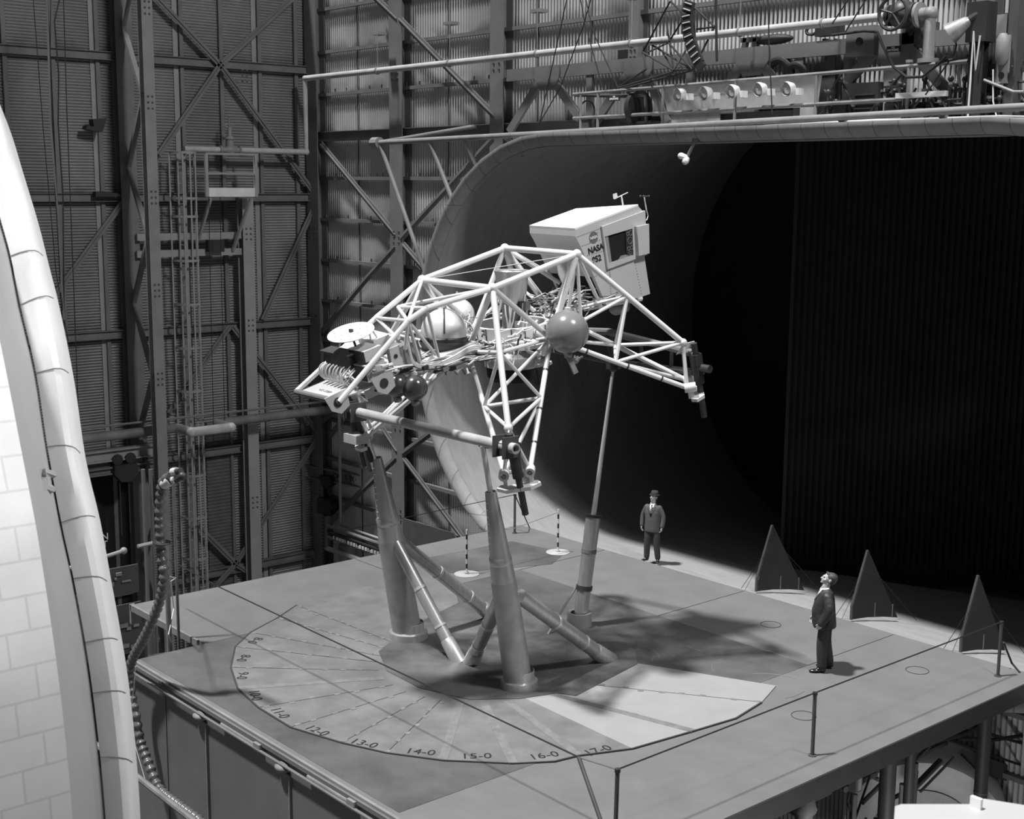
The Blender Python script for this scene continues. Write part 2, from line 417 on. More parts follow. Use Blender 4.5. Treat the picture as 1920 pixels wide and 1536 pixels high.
# ladder tower column with its arms
t = column('steel_column', 457, 477, 700, 'pale grey column carrying the caged ladder platform', 'L', mtl='steel_l', off=.6, z1=PX(460, 372, XL+.6).z)
for y_ in (445, 477):
    a = PX(256, y_, XL+.6); b = PX(452, y_, XL+.6); b.z = a.z
    MB().bar(a, b, .1, .2, up=Z1).build('arm', M['steel_l'], t)
MB().box(PX(388, 450, XL+.8)-Vector((.1, 0, 0)), PX(418, 472, XL+.8)+Vector((.1, 0, 0))).build('junction_box', M['black'], t)
# laced column: back chord on the wall, front chord standing clear of it, lacing between
cb_ = PX(236, 300, XL+.3); XF = XL+2.2
cf_ = PX(281, 300, XF)
wdt = abs(PX(263.5, 10, XF).y-PX(283.3, 10, XF).y)
XF_y = cf_.y
base = Vector((XF, XF_y, -9)); t = thing('laced_column', 'tall laced steel column standing clear of the left wall', 'column', base)
MB().ibeam(base, (XF, XF_y, 17), wdt, .3, up=X1, t=.03).build('front_chord', M['steel_m'], t)
fp = Vector((XL+.3, cb_.y, -9)); MB().ibeam(fp, (fp.x, fp.y, 17), .5, .35, up=X1, t=.03).build('rear_chord', M['steel'], t)
zz = 14.8; k = 0
while zz > -8:
    a = Vector((XF-.15, XF_y-.05, zz)); b = Vector((XL+.45, cb_.y, zz-1.95))
    if k % 2: a.z, b.z = b.z, a.z
    MB().bar(a, b, .13, .13).build('lacing_bar', M['steel'], t); zz -= 1.95; k += 1
mb = MB()
for z in [PX(270, y, XF).z for y in (15, 192, 370, 545, 712)]:
    for i in (-1, 1):
        for kk in (-1, 0, 1): mb.lathe(Vector((XF+.15, XF_y+i*wdt*.2, z+kk*.16)), X1, [(.03, 0), (.03, .02), (.012, .03)], 8)
mb.build('rivets', M['steel_d'], t)

# ---- caged ladder
XC = XL+1.0
zb, zt = PX(345, 1112, XC).z-2.5, PX(345, 286, XC).z
yl, yr = PX(327, 400, XC).y, PX(384, 400, XC).y
def vy(px, py): return PX(px, py, XC).y
t = thing('caged_ladder', 'tall steel ladder in a hooped safety cage on the left wall', 'ladder', (XC, (yl+yr)/2, zb))
c0 = (vy(330, 400)+vy(378, 400))/2; RC = .38
for px in (346, 359): 
    y = vy(px, 400); MB().bar((XC-.35, y, zb), (XC-.35, y, zt), .06, .03, up=X1).build('rail', M['steel_l'], t)
mb = MB(); z = zb+.1
yA, yBb = vy(346, 400), vy(359, 400)
while z < zt: mb.tube((XC-.35, yA, z), (XC-.35, yBb, z), .012, n=6); z += .3
mb.each('rung', M['steel_l'], t)
hoopz = [PX(355, y, XC).z for y in (286, 372, 406, 489, 571, 653, 734, 814, 893, 973, 1050)]
for z in hoopz:
    pts = [Vector((XC-.35+.75*RC*2*math.sin(PI*k/12)*.9, c0-RC*math.cos(PI*k/12)*1.05, z)) for k in range(13)]
    mb = MB()
    for a, b in zip(pts, pts[1:]): mb.bar(a, b, .015, .07, up=Z1)
    mb.build('hoop', M['steel_l'], t)
for k in (0, 4, 6, 8, 12):
    p = Vector((XC-.35+.75*RC*2*math.sin(PI*k/12)*.9, c0-RC*math.cos(PI*k/12)*1.05, 0))
    MB().bar((p.x, p.y, zb), (p.x, p.y, zt), .05, .015, up=X1).build('cage_strip', M['steel_l'], t)
# ---- ladder platform with railing
XP = XL+1.5
a = PX(388, 360, XP); b = PX(480, 360, XP)
t = thing('service_platform', 'small railed service platform beside the top of the caged ladder', 'platform', ((XL+XP)/2, (a.y+b.y)/2, PX(388, 370, XP).z))
zk, zf, zm, zr = PX(388, 352, XP).z, PX(388, 369, XP).z, PX(388, 325, XP).z, PX(388, 288, XP).z
MB().box((XP-.02, a.y, zf), (XP+.02, b.y, zk)).box((XL+.6, b.y-.02, zf), (XP, b.y+.02, zk)).build('kick_plate', M['bright'], t)
MB().box((XL+.5, a.y, zf-.02), (XP, b.y, zf+.02)).build('deck', M['steel'], t)
for nm, z in (('mid_rail', zm), ('top_rail', zr)):
    MB().bar((XP, a.y, z), (XP, b.y, z), .06, .06, up=Z1).bar((XL+.6, b.y, z), (XP, b.y, z), .06, .06, up=Z1).build(nm, M['steel_l'], t)
for y in (a.y, b.y): MB().bar((XP, y, zf), (XP, y, zr), .09, .09, up=X1).build('post', M['steel_l'], t)
for p0, p1 in (((395, 372), (372, 450)), ((470, 372), (437, 470))):
    MB().bar(PX(*p0, XP), PX(*p1, XL+.7), .08, .08).build('knee_brace', M['steel_l'], t)
# ---- fire main: runs from valve on the left wall, up the corner and along the back wall
XV = XL+.9
za = PX(500, 283, XV).z
vp0 = PX(345, 281, XV); vp0.z = za+.02
cpt = Vector((XV, YB-.9, za)); up_ = Vector((XV, YB-.9, PX(584, 146, XV).z))
pA = PY(583, 146, YB-.9); pB = PY(1680, 29, YB-.9); zp = (pA.z+pB.z)/2
pts = [Vector((XV, vp0.y, za)), Vector((XV, YB-.9, za)), Vector((XV, YB-.9, pA.z)), Vector((pB.x, YB-.9, pB.z))]
t = thing('wall_pipe', 'long pale pipe turning up the corner and crossing the back wall', 'pipe', pts[0])
MB().path(pts[:2], .085, 12).ball(pts[1], .1).build('low_run', M['pipe_l'], t)
MB().path(pts[1:3], .07, 12).ball(pts[2], .09).build('riser', M['pipe_l'], t)
MB().path(pts[2:], .085, 12).build('high_run', M['pipe_l'], t)
for px in (708, 843, 1007, 1183, 1385, 1540):
    p = PY(px, 120, YB-.9); f = (p.x-pts[2].x)/(pts[3].x-pts[2].x); z = pts[2].z+(pts[3].z-pts[2].z)*f
    MB().tube((p.x, YB-.9, z+.08), (p.x, YB-.9, z+1.05), .012, n=6).lathe((p.x-.02, YB-.9, z), X1, [(.11, 0), (.11, .04)], 12).bar((p.x-.3, YB-.75, z+1.05), (p.x+.05, YB-.75, z+1.05), .3, .08).build('hanger', M['pipe'], t)
# gate valve on ladder platform
vc = PX(431, 277, XV); vc.z = za
t = thing('gate_valve', 'pale gate valve with upright stem above the service platform', 'valve', vc)
MB().lathe(vc-Y1*.35, Y1, [(.13, 0), (.13, .05), (.09, .06), (.09, .2), (.16, .3), (.16, .4), (.09, .5), (.09, .64), (.13, .65), (.13, .7)], 14).build('body', M['pipe'], t)
MB().lathe(vc, Z1, [(.12, .08), (.12, .3), (.17, .31), (.17, .36), (.08, .4), (.06, .65), (.03, .66), (.03, .95)], 14).build('bonnet', M['pipe'], t)
MB().path([vc+Z1*.7+Vector((0, .16*math.cos(a*PI/6), .05*math.sin(a*PI/6))) for a in range(12)], .02, 6, closed=True).build('handwheel', M['pipe'], t)
# big flanged handwheel valve at upper right
vc = PY(1692, 27, YB-.9)
t = thing('gate_valve', 'dark gate valve with a spoked handwheel at the end of the long wall pipe', 'valve', vc)
MB().ball(vc, .27).lathe(vc-X1*.3, X1, [(.2, 0), (.2, .05), (.12, .06), (.12, .54), (.2, .55), (.2, .6)], 16).build('body', M['dark'], t)
hw = PY(1674, 25, YB-1.5)
ring = [hw+Vector((math.cos(a*PI/12)*.30, .0, math.sin(a*PI/12)*.30)) for a in range(24)]
mb = MB(); mb.path(ring, .035, 8, closed=True)
for a in range(5): mb.tube(hw, hw+Vector((math.cos(a*PI*.4+.3)*.3, 0, math.sin(a*PI*.4+.3)*.3)), .022, n=6)
mb.tube(hw, hw+Y1*.5, .05); mb.build('handwheel', M['dark'], t)
t2p = [vc+X1*.3, PY(1745, 26, YB-.9), PY(1741, 118, YB-.9)]; t2p[0].z = t2p[1].z; t2p[2].x = t2p[1].x
pp = MB().path(t2p, .11, 14).ball(t2p[1], .14).lathe(t2p[0]+X1*.05, X1, [(.24, 0), (.24, .06), (.13, .07), (.13, .2)], 16).lathe(t2p[2], Z1, [(.2, 0), (.2, .08)], 16)
tag(pp.build('elbow_pipe', M['pipe']), 'pale elbow pipe dropping from the flanged handwheel valve', 'pipe')
# ---- dark pipe with an expansion loop
XQ = XL+1.4
pl = [PX(120, 832, XQ), PX(320, 801, XQ), PX(332, 800, XQ)]
pr = [PX(405, 790, XQ), PX(425, 788, XQ), PX(660, 760, XQ)]
zpp = (PX(200, 820, XQ).z+PX(600, 769, XQ).z)/2
for q in pl+pr: q.z = zpp
lp = [pl[2], pl[2]+X1*.9, pr[0]+X1*.9, pr[0]]
t = thing('bypass_pipe', 'dark horizontal pipe along the left wall with a pale expansion loop', 'pipe', pl[0])
MB().path(pl, .14, 14).build('left_run', M['pipe_d'], t); MB().path([pr[0], pr[2]], .14, 14).build('right_run', M['pipe_d'], t)
MB().path(lp, .14, 14).ball(lp[1], .15).ball(lp[2], .15).build('expansion_loop', M['pipe_l'], t)
mb = MB().tube(pl[0]+Z1*.3, pr[2]+Z1*.28, .035, n=6); tag(mb.build('conduit', M['pipe_d']), 'thin conduit running just above the dark bypass pipe', 'conduit')
# ---- doorway hoist beam (left)
a = PX(120, 868, XL+1.1); b = PX(298, 838, XL+1.1); b.z = a.z = (a.z+b.z)/2
t = thing('hoist_beam', 'pale steel lintel beam over the dark doorway on the left', 'beam', a)
MB().ibeam(a, b, .3, .34, up=Z1, t=.04).build('beam', M['steel_l'], t)
MB().ibeam(a-Z1*.45-Y1*0, b-Z1*.45, .25, .22, up=Z1, t=.04).build('runway_rail', M['steel'], t)
hc = PX(228, 862, XL+1.1)
t = thing('chain_hoist', 'black trolley hoist hanging over the dark doorway', 'hoist', hc)
for s in (-1, 1): MB().lathe(hc+Vector((-.15, s*.2, .05)), X1, [(.05, 0), (.2, .02), (.2, .12), (.1, .14), (.1, .16), (.16, .3), (.16, .34)], 18).build('wheel', M['black'], t)
MB().prism([hc+Vector((0, y, z)) for y, z in ((-.34, -.1), (.34, -.1), (.38, -.4), (.15, -.62), (-.15, -.6), (-.36, -.35))], X1*.3).build('motor_housing', M['black'], t)
for s in (-.15, .12): MB().tube(hc+Vector((.15, s, -.6)), hc+Vector((.15, s, -2.2)), .012, n=5).build('hoist_chain', M['steel_d'], t)
# letters on the doorway
for s, px, py in (('N', 197, 1007), ('T', 197, 1021)):
    o = text(s, .28, PX(px, py, XL+.2), Y1, Z1, M['wink'], d1, name='letter', bold=.01)
# dark wall fixtures
for px, py, wd, ht, lb in ((177, 235, 30, 22, 'black floodlight bracket high on the left wall'),):
    a = PX(px-14, py+8, XL+.4); b = PX(px+14, py-10, XL+.4)
    tag(MB().prism([PX(166, 224, XL+.3), PX(192, 222, XL+.3), PX(184, 248, XL+.3), PX(168, 246, XL+.3), PX(153, 242, XL+.3), PX(156, 236, XL+.3), PX(168, 238, XL+.3)], X1*.3).build('wall_floodlight', M['black']), lb, 'light')
tag(MB().prism([PX(174, 359, XL+.35), PX(194, 359, XL+.35), PX(216, 364, XL+.35), PX(224, 368, XL+.35), PX(174, 369, XL+.35)], X1*.2).build('insulator_bracket', M['black']), 'black bracket lying on the left wall girt below the floodlight', 'bracket')
# hanging cables upper left
for i, (pts, r) in enumerate(((((62, -5), (80, 230), (105, 510), (128, 640)), .012), (((88, -5), (95, 230), (108, 400), (120, 600)), .03), (((112, -5), (102, 40), (110, 140), (109, 230), (118, 370), (121, 700)), .02), (((119, -5), (125, 200), (137, 510), (149, 830)), .014), (((95, -5), (94, 130), (103, 360), (114, 520)), .012))):
    names = ('thin black cable, leftmost of the five hanging at the upper left', 'thick grey cable hanging between two thin ones at the upper left', 'wavy black cable snaking down the upper left wall', 'straight black cable, rightmost of those hanging at the upper left', 'thin black cable hugging the thick grey one at the upper left')
    q = [PX(x, y, XL+2.6) for x, y in pts]
    tag(MB().path(q, r, 6).build('hanging_cable', M['cable' if i != 1 else 'steel']), names[i], 'cable')
for px, lb in ((396, 'thin hanging line passing the left side of the black junction box'), (417, 'thin hanging line passing the right side of the black junction box')):
    tag(MB().path([PX(px-5, 290, XL+1.5), PX(px-3, 470, XL+1.5), PX(px+5, 830, XL+1.5)], .01, 5).build('hanging_line', M['cable']), lb, 'cable')

# ---- crane rail on the back wall: CAP. 5 TONS
a = PZ(575, 883, -.85); b = PZ(742, 912, -.85)
t = thing('crane_rail', 'steel monorail beam lettered CAP. 5 TONS near the wall corner', 'beam', a)
MB().ibeam(a, b, .25, .42, up=Z1, t=.04).build('beam', M['steel'], t)
d = (b-a).normalized(); nrm = d.cross(Z1)
if nrm.dot(CAM-a) < 0: nrm = -nrm
text('CAP. 5 TONS', .22, a+(b-a)*.48+nrm*.045, d, Z1, M['ink'], t)
MB().obox(b+nrm*.1, d, Z1, nrm, .16, .22, .2).lathe(b+nrm*.3, nrm, [(.16, 0), (.16, .15)], 14).build('end_stop', M['black'], t)
hc = a+(b-a)*.27
t = thing('trolley_hoist', 'black electric chain hoist hanging from the monorail near the corner', 'hoist', hc-Z1*.2)
hh = lambda y, z: hc+d*y+Z1*z
MB().prism([hh(-.28, -.02), hh(.2, .0), hh(.32, -.25), hh(.05, -.42), hh(-.12, -.38)], nrm*.25).build('trolley', M['black'], t)
MB().path([hh(.05, -.4)+nrm*.1, hh(.03, -.55)+nrm*.1, hh(.12, -.65)+nrm*.1, hh(.05, -.75)+nrm*.1], .035, 6).build('hook', M['dark'], t)
MB().obox(hh(.02, -1.0)+nrm*.12, d, Z1, nrm, .3, .26, .2).lathe(hh(.3, -1.0)+nrm*.12, d, [(.2, 0), (.2, .14), (.12, .16)], 12).build('motor_housing', M['black'], t)
for s, r in ((-.2, .05), (.14, .055)):
    mb = MB(); z = -1.2
    while z > -4.1: mb.ball(hh(s, z)+nrm*.12, r, 6, 4, sc=(1, 1, 1.3)); z -= .12
    mb.build('hoist_chain', M['black'], t)
# standpipe near the corner and pipe rack below it
sp = PY(639, 985, YB-.7); st = PY(639, 700, YB-.7); st.x = sp.x
e2 = PY(790, 1020, YB-.7)
tag(MB().path([st+Z1*.6, sp, Vector((e2.x, e2.y, sp.z))], .05, 8).ball(sp, .06).build('standpipe', M['steel_l']), 'thin pale standpipe dropping down the wall right of the corner', 'pipe')
a = PY(612, 985, YB-1.0); b = PY(740, 1022, YB-1.0); b.z = a.z
t = thing('pipe_rack', 'rack of dark pipes running along the foot of the back wall', 'pipe rack', a)
for i, (dz, r, mm) in enumerate(((0, .06, 'pipe_d'), (-.18, .05, 'black'), (-.36, .06, 'pipe_d'), (-.75, .09, 'pipe'))):
    MB().tube(a+Z1*dz, b+X1*1.2+Z1*dz, r, n=8).build('pipe', M[mm], t)
mb = MB()
for k in range(22): mb.box(a+Vector((.5+k*.16, -.08, -.34)), a+Vector((.5+k*.16+(.1 if k % 4 else .03), -.06, -.24)))
mb.build('marker_strip', M['bright'], t)
MB().box(a+Vector((0, -.1, -.7)), a+Vector((.1, .1, .3))).build('bracket', M['steel_d'], t)
p = PY(652, 1048, YB-.6); tag(MB().lathe(p-Z1*.9, Z1, [(.3, 0), (.3, 1.35), (.26, 1.4)], 20).build('drum', M['pipe']), 'pale upright drum at the foot of the wall near the corner', 'drum')
# green sloped windbreak plate behind platform
pts = [PY(755, 972, 23.2), PY(755, 1045, 23.2), PY(860, 1020, 23.2), PY(850, 1000, 23.2)]
tag(MB().prism(pts, Y1*.05).build('deck_shield', M['steel_d']), 'dark triangular plate standing behind the far left deck edge', 'panel')
# ---- wall truss at the upper right (girder with A-frame legs)
a = PY(953, 142, YB-.5); b = PY(1920, 44, YB-.5); b.z = a.z
t = thing('wall_truss', 'riveted wall girder with A-frame legs behind the catwalk', 'truss', a)
MB().bar(a, b, .12, .30, up=Z1).build('top_chord', M['steel'], t)
for p0, p1 in (((1020, 140), (955, 248)), ((1030, 140), (1088, 222)), ((1187, 124), (1110, 240)), ((1205, 122), (1253, 230)), ((1662, 72), (1590, 152)), ((1690, 72), (1782, 178)), ((1400, 105), (1340, 200)), ((1420, 103), (1475, 190)), ((1905, 130), (1935, 110))):
    MB().bar(PY(*p0, YB-.55), PY(*p1, YB-.55), .22, .08, up=Y1).build('leg', M['steel'], t)
for px in (1107, 1295, 1500): 
    p = PY(px, 130, YB-.5); MB().bar((p.x, YB-.5, a.z-.1), (p.x, YB-.5, 9.72), .2, .08, up=Y1).build('post', M['steel'], t)
mb = MB()
for cx, cy in ((1025, 140), (1196, 122), (1676, 74), (1410, 104)):
    p = PY(cx, cy, YB-.6); p.z = a.z
    mb.prism([p+Vector((-.45, 0, .15)), p+Vector((.45, 0, .15)), p+Vector((.45, 0, -.15)), p+Vector((.25, 0, -.45)), p+Vector((-.25, 0, -.45)), p+Vector((-.45, 0, -.15))], Y1*.03)
mb.each('gusset', M['steel'], t)

# ================================================================== THE TUNNEL NOZZLE
YE, ZF = 22.06, -.6
def mouth(s=0.0, n=20):
    # outline of the mouth; s pushes it outward. flat top & bottom, half-round sides
    zc, rz = 4.42, 5.02; xl, xr = -24.3, -12.8; rx = 4.75
    P = []
    for k in range(n+1):
        a = PI/2+PI*k/n; P.append((xl+(rx+s)*math.cos(a), zc+(rz+s)*math.sin(a)))
    for k in range(n+1):
        a = -PI/2+PI*k/n; P.append((xr+(rx+s)*math.cos(a), zc+(rz+s)*math.sin(a)))
    return P
tun = struct(MB().build('trim_1', M['steel'])) if False else None
def rings(mb, secs):
    n = len(secs[0][0]); vs = []
    for P, y in secs: vs += [Vector((x, y, z)) for x, z in P]
    fs = []
    for i in range(len(secs)-1):
        for k in range(n):
            j = (k+1) % n; fs.append((i*n+k, i*n+j, (i+1)*n+j, (i+1)*n+k))
    return mb.add(vs, fs)
tn = thing('wind_tunnel_nozzle', 'huge dark wind tunnel mouth with rounded pale lip behind the deck', 'wind tunnel', (-18.5, YE, ZF))
# lining: near section of pale timber, then the dark deep part
rings(MB(), [(mouth(), YE), (mouth(.05), YE+2.0), (mouth(.3), YE+5.0), (mouth(1.0), YE+9), (mouth(2.2), YE+13)]).build('lining', M['tun'], tn)
lipm = []
for k in range(7):
    a = PI*k/6*.78; lipm.append((mouth(.17-.17*math.cos(a)), YE+.05-.16*math.sin(a)-.10*(1-math.cos(a))))
lipm.append((mouth(.34), YE+.5)); lipm.append((mouth(.34), YE+2.6))
rings(MB(), lipm).build('lip', M['lip'], tn)
P = mouth(.015)
MB().path([Vector((x, YE+.16, z)) for x, z in mouth(.33, 30)], .016, 5, closed=True).build('lip_trim', M['bright'], tn)
# ribbed dark screen deep inside
ra, rb_ = Vector((-24, 23.3, ZF)), PZ(1990, 1066, ZF)
ra = PZ(1462, 1046, ZF); dirr = (rb_-ra).normalized(); pr_ = dirr.cross(Z1)
mb = MB(); N = 64; vs = []; L = (rb_-ra).length+3
for i in range(N*2+1):
    q = ra+dirr*(L*i/(2*N))+pr_*(.09 if i % 2 else 0); vs += [q-Z1*.6, q+Z1*10.6]
mb.add(vs, [(2*i, 2*i+1, 2*i+3, 2*i+2) for i in range(2*N)])
mb.build('ribbed_screen', M['tun_in'], tn, smooth=False)
far = [(x, z) for x, z in mouth(2.2)]
MB().add([(x, YE+13, z) for x, z in far], [tuple(range(len(far)))]).build('end_screen', M['tun_in'], tn)
# exterior struts: pipe frame that carries the shell edge
pa, pb = PY(705, 268, YE), PY(1960, 190, YE)
pb.z = pa.z+.25
t = thing('shell_outrigger', 'long tubular outrigger frame running along the top of the tunnel shell', 'pipe frame', pa)
MB().tube(pa, pb, .07, n=12).lathe(pa-X1*.12, X1, [(.16, 0), (.16, .3)], 10).build('main_tube', M['pipe'], t)
MB().tube(pa+X1*.1, PY(892, 237, YB-.4), .06, n=10).build('wall_tie', M['steel'], t)
def on_main(px):
    lo, hi = 0, 1
    for _ in range(30):
        f = (lo+hi)/2; q = pa+(pb-pa)*f
        d = q-CAM; x = 960+FPX*d.dot(CR)/d.dot(fw)
        if x < px: lo = f
        else: hi = f
    return q
for px, e in ((712, (800, 520)), (805, (862, 412)), (870, (908, 345)), (945, (982, 292))):
    MB().tube(on_main(px), PY(*e, YE+.3), .06, n=8).build('strut', M['pipe'], t)
for px, e in ((1035, (1072, 270)), (1163, (1195, 266)), (1285, (1318, 261)), (1418, (1448, 256)), (1575, (1598, 248)), (1762, (1787, 244)), (1930, (1950, 246))):
    MB().bar(on_main(px), PY(*e, YE+.35), .06, .14).build('strut', M['steel'], t)

# ================================================================== CATWALK on top of the shell
YC = 23.0
t = thing('catwalk_railing', 'pipe guard railing of the catwalk above the tunnel lip', 'railing', PY(1087, 270, YC))
for nm, (a, b) in dict(top_rail=((1075, 177), (1815, 115)), mid_rail=((1075, 222), (1690, 186)), toe_rail=((1150, 247), (1770, 220))).items():
    MB().tube(PY(*a, YC), PY(*b, YC), .038, n=8).build(nm, M['pipe'], t)
for px, a, b in ((1087, 176, 272), (1119, 172, 271), (1240, 162, 265), (1375, 152, 260), (1526, 140, 254), (1697, 127, 246)):
    p, q = PY(px, a, YC), PY(px+1, b, YC); MB().tube(q, Vector((q.x, q.y, p.z)), .034, n=8).build('post', M['pipe'], t)
ca, cb2 = PY(1060, 268, YC), PY(1960, 238, YC)
tag(MB().box((ca.x, YE+.5, 9.66), (cb2.x+2, YB-.1, 9.72)).build('catwalk_deck', M['steel_d']), 'dark catwalk deck on top of the tunnel shell', 'deck')
# white conduit along the lip top
tag(MB().path([PY(1140, 262, YE+.1), PY(1300, 264, YE+.1), PY(1450, 260, YE+.1), PY(1660, 248, YE+.1), PY(1800, 243, YE+.1)], .022, 6).build('lip_conduit', M['bright']), 'thin white conduit lying along the top of the lip', 'conduit')
# plywood boards behind the flood lamps
def board(name, quad, Y, mm, label, cat='panel', th=.03):
    return tag(MB().prism([PY(x, y, Y) for x, y in quad], Y1*th).build(name, M[mm]), label, cat)
board('plywood_board', ((1240, 162), (1540, 138), (1532, 200), (1252, 212)), 23.4, 'ply', 'long plywood board behind the row of five lamps')
board('plywood_board', ((1252, 218), (1320, 206), (1350, 206), (1348, 262), (1248, 264)), 23.45, 'ply', 'lower plywood board under the left end of the lamp row')
board('plywood_board', ((1658, 126), (1702, 122), (1697, 215), (1655, 215)), 23.4, 'ply', 'upright plywood sheet left of the second A-frame leg')
board('plywood_board', ((1500, 200), (1528, 197), (1526, 254), (1498, 256)), 23.4, 'ply', 'narrow plywood post below the right end of the lamp row')
# five flood lamps on a conduit
lamps = ((1270, 177), (1319, 175), (1370, 172), (1421, 168), (1474, 167))
words = ('leftmost', 'second from left', 'middle', 'second from right', 'rightmost')
cc0, cc1 = PY(1290, 181, 23.1), PY(1492, 170, 23.1)
tag(MB().tube(cc0, cc1, .02, n=6).build('lamp_conduit', M['bright']), 'white conduit linking the row of five flood lamps', 'conduit')
ax = Vector((-.15, -1, -.25)).normalized()
for (px, py), wd in zip(lamps, words):
    c = PY(px, py, 22.75)
    t = thing('flood_lamp', '%s of the five flood lamps on the catwalk railing' % wd, 'lamp', c, 'five flood lamps in a row')
    MB().lathe(c-ax*.22, ax, [(.05, 0), (.09, .03), (.145, .16), (.15, .24)], 20, cap=False).lathe(c-ax*.2, ax, [(.0, 0), (.08, .03), (.13, .16), (.14, .22)], 20, cap=False).build('shade', M['bright'], t)
    MB().lathe(c-ax*.16, ax, [(.03, 0), (.07, .05), (.125, .1), (.10, .15), (.0, .18)], 20, cap=False).build('bulb', M['chrome'], t)
    MB().box(c+Vector((.08, .12, -.12)), c+Vector((.22, .3, .02))).build('socket_box', M['bright'], t)
# NO SMOKING signs
for px, py, w_, h_, lb, Y in ((1675, 92, 26, 11, 'NO SMOKING sign on the A-frame at the upper right', YB-.75), (1152, 184, 19, 10, 'NO SMOKING sign hung on the left end of the railing', YC-.1)):
    c = PY(px, py, Y); hw_ = abs(PY(px+w_/2, py, Y).x-c.x); hh_ = abs(PY(px, py+h_/2, Y).z-c.z)
    t = thing('warning_sign', lb, 'sign', c-Z1*hh_)
    MB().box(c-Vector((hw_, 0, hh_)), c+Vector((hw_, .02, hh_))).build('panel', M['black'], t)
    text('NO', hh_*.75, c+Vector((0, -.012, hh_*.5)), X1, Z1, M['wink'], t, bold=.01)
    text('SMOKING', hh_*1.05, c+Vector((0, -.012, -hh_*.35)), X1, Z1, M['wink'], t, bold=.02)
# cabinet
c0_, c1_ = PY(1576, 245, 23.3), PY(1648, 153, 23.3)
t = thing('electrical_cabinet', 'black louvred electrical cabinet standing on the catwalk', 'cabinet', Vector(((c0_.x+c1_.x)/2, 23.5, c0_.z)))
MB().box((c0_.x, 23.3, c0_.z), (c1_.x, 23.8, c1_.z)).build('body', M['black'], t)
mb = MB()
for k in range(6): mb.box((c1_.x-.55, 23.28, c1_.z-.25-.09*k), (c1_.x-.08, 23.3, c1_.z-.22-.09*k))
mb.build('louvres', M['dark'], t)
# posts / boxes / dark mast at upper right
def pbox(name, x0, y0, x1, y1, Y, dep, mm, label, cat):
    a, b = PY(x0, y1, Y), PY(x1, y0, Y)
    return tag(MB().box((min(a.x, b.x), Y, min(a.z, b.z)), (max(a.x, b.x), Y+dep, max(a.z, b.z))).build(name, M[mm]), label, cat)
def item(name, label, cat, c, parts):
    t = thing(name, label, cat, c)
    for nm, mb, mm in parts:
        if nm == 'buttons': mb.each('button', M[mm], t)
        else: mb.build(nm, M[mm], t)
    return t
c = PY(1612, 78, 23.3)
item('switch_box', 'grey switch box left of the right-hand NO SMOKING sign', 'box', c, [('case', MB().box(c-Vector((.33, 0, .28)), c+Vector((.33, .3, .3))), 'steel'), ('knob', MB().lathe(c, -Y1, [(.08, 0), (.08, .03), (.05, .05)], 12), 'black')])
for px, lb in ((1708, 'dark junction box just right of the right-hand NO SMOKING sign'), (1733, 'dark junction box touching the elbow pipe')):
    c = PY(px, 62, 23.4)
    item('junction_box', lb, 'box', c, [('case', MB().box(c-Vector((.2, 0, .2)), c+Vector((.2, .2, .2))), 'steel_d'), ('knockout', MB().lathe(c, -Y1, [(.06, 0), (.06, .01)], 10), 'black')])
a, b = PY(1826, 250, 22.8), PY(1832, 5, 22.8); b.x = a.x
t = thing('mast', 'tall black mast with a white cord at the upper right', 'mast', a)
MB().ibeam(a, b, .28, .2, up=Y1, t=.03).build('beam', M['black'], t)
MB().box(b+Vector((-.2, -.15, -.7)), b+Vector((.2, .2, 0))).build('head_box', M['black'], t)
MB().path([a+Vector((-.06, -.14, .1)), a+Vector((-.04, -.14, 1.8)), b+Vector((.05, -.16, -1.2)), b+Vector((.1, -.16, -.6))], .018, 6).build('white_cord', M['bright'], t)
c = PY(1800, 50, 22.6); ax = Vector((-.75, -.3, -.55)).normalized()
item('spotlight', 'shiny bell-shaped spotlight clamped to the black mast', 'lamp', c, [('shade', MB().lathe(c-ax*.2, ax, [(.06, 0), (.1, .05), (.2, .4), (.2, .42), (.0, .36)], 18, cap=False), 'mid'), ('neck', MB().tube(c-ax*.2, c-ax*.42, .07).ball(c-ax*.45, .09), 'dark')])
c = PY(1842, 165, 23.3); t = item('air_tank', 'upright dark cylinder right of the black mast', 'tank', c, [('body', MB().lathe(c, Z1, [(.1, -.1), (.24, 0), (.26, .1), (.26, 1.0), (.2, 1.15), (.0, 1.2)], 20), 'dark'), ('band', MB().lathe(c+Z1*.12, Z1, [(.27, 0), (.27, .05)], 20), 'mid')])
c = PY(1892, 72, 23.2); item('control_box', 'tall grey control box right of the dark cylinder', 'box', c, [('case', MB().box(c+Vector((-.35, 0, -.45)), c+Vector((.2, .4, .45))), 'steel_d'), ('front_plate', MB().box(c+Vector((-.33, -.02, -.43)), c+Vector((-.05, 0, .43))), 'steel_l')])
c = PY(1885, 112, 23.0); mb = MB()
for k in range(3): mb.lathe(c+Z1*(.28-.28*k)-Y1*.1, -Y1, [(.06, 0), (.06, .02)], 10)
item('button_station', 'narrow pale box with three round buttons below the tall control box', 'box', c, [('case', MB().box(c+Vector((-.12, -.1, -.42)), c+Vector((.12, .1, .42))), 'steel_l'), ('buttons', mb, 'black')])
c = PY(1890, 240, 23.0); item('pump_column', 'dark column of pipes and fittings at the far right of the catwalk', 'machine', c, [('post', MB().box(c+Vector((-.09, -.05, -.2)), c+Vector((.09, .2, 2.3))), 'steel_d'), ('sight_glass', MB().lathe(c+Vector((-.12, -.15, 1.1)), Z1, [(.05, 0), (.12, .1), (.12, .45), (.06, .55)], 14), 'pipe')])
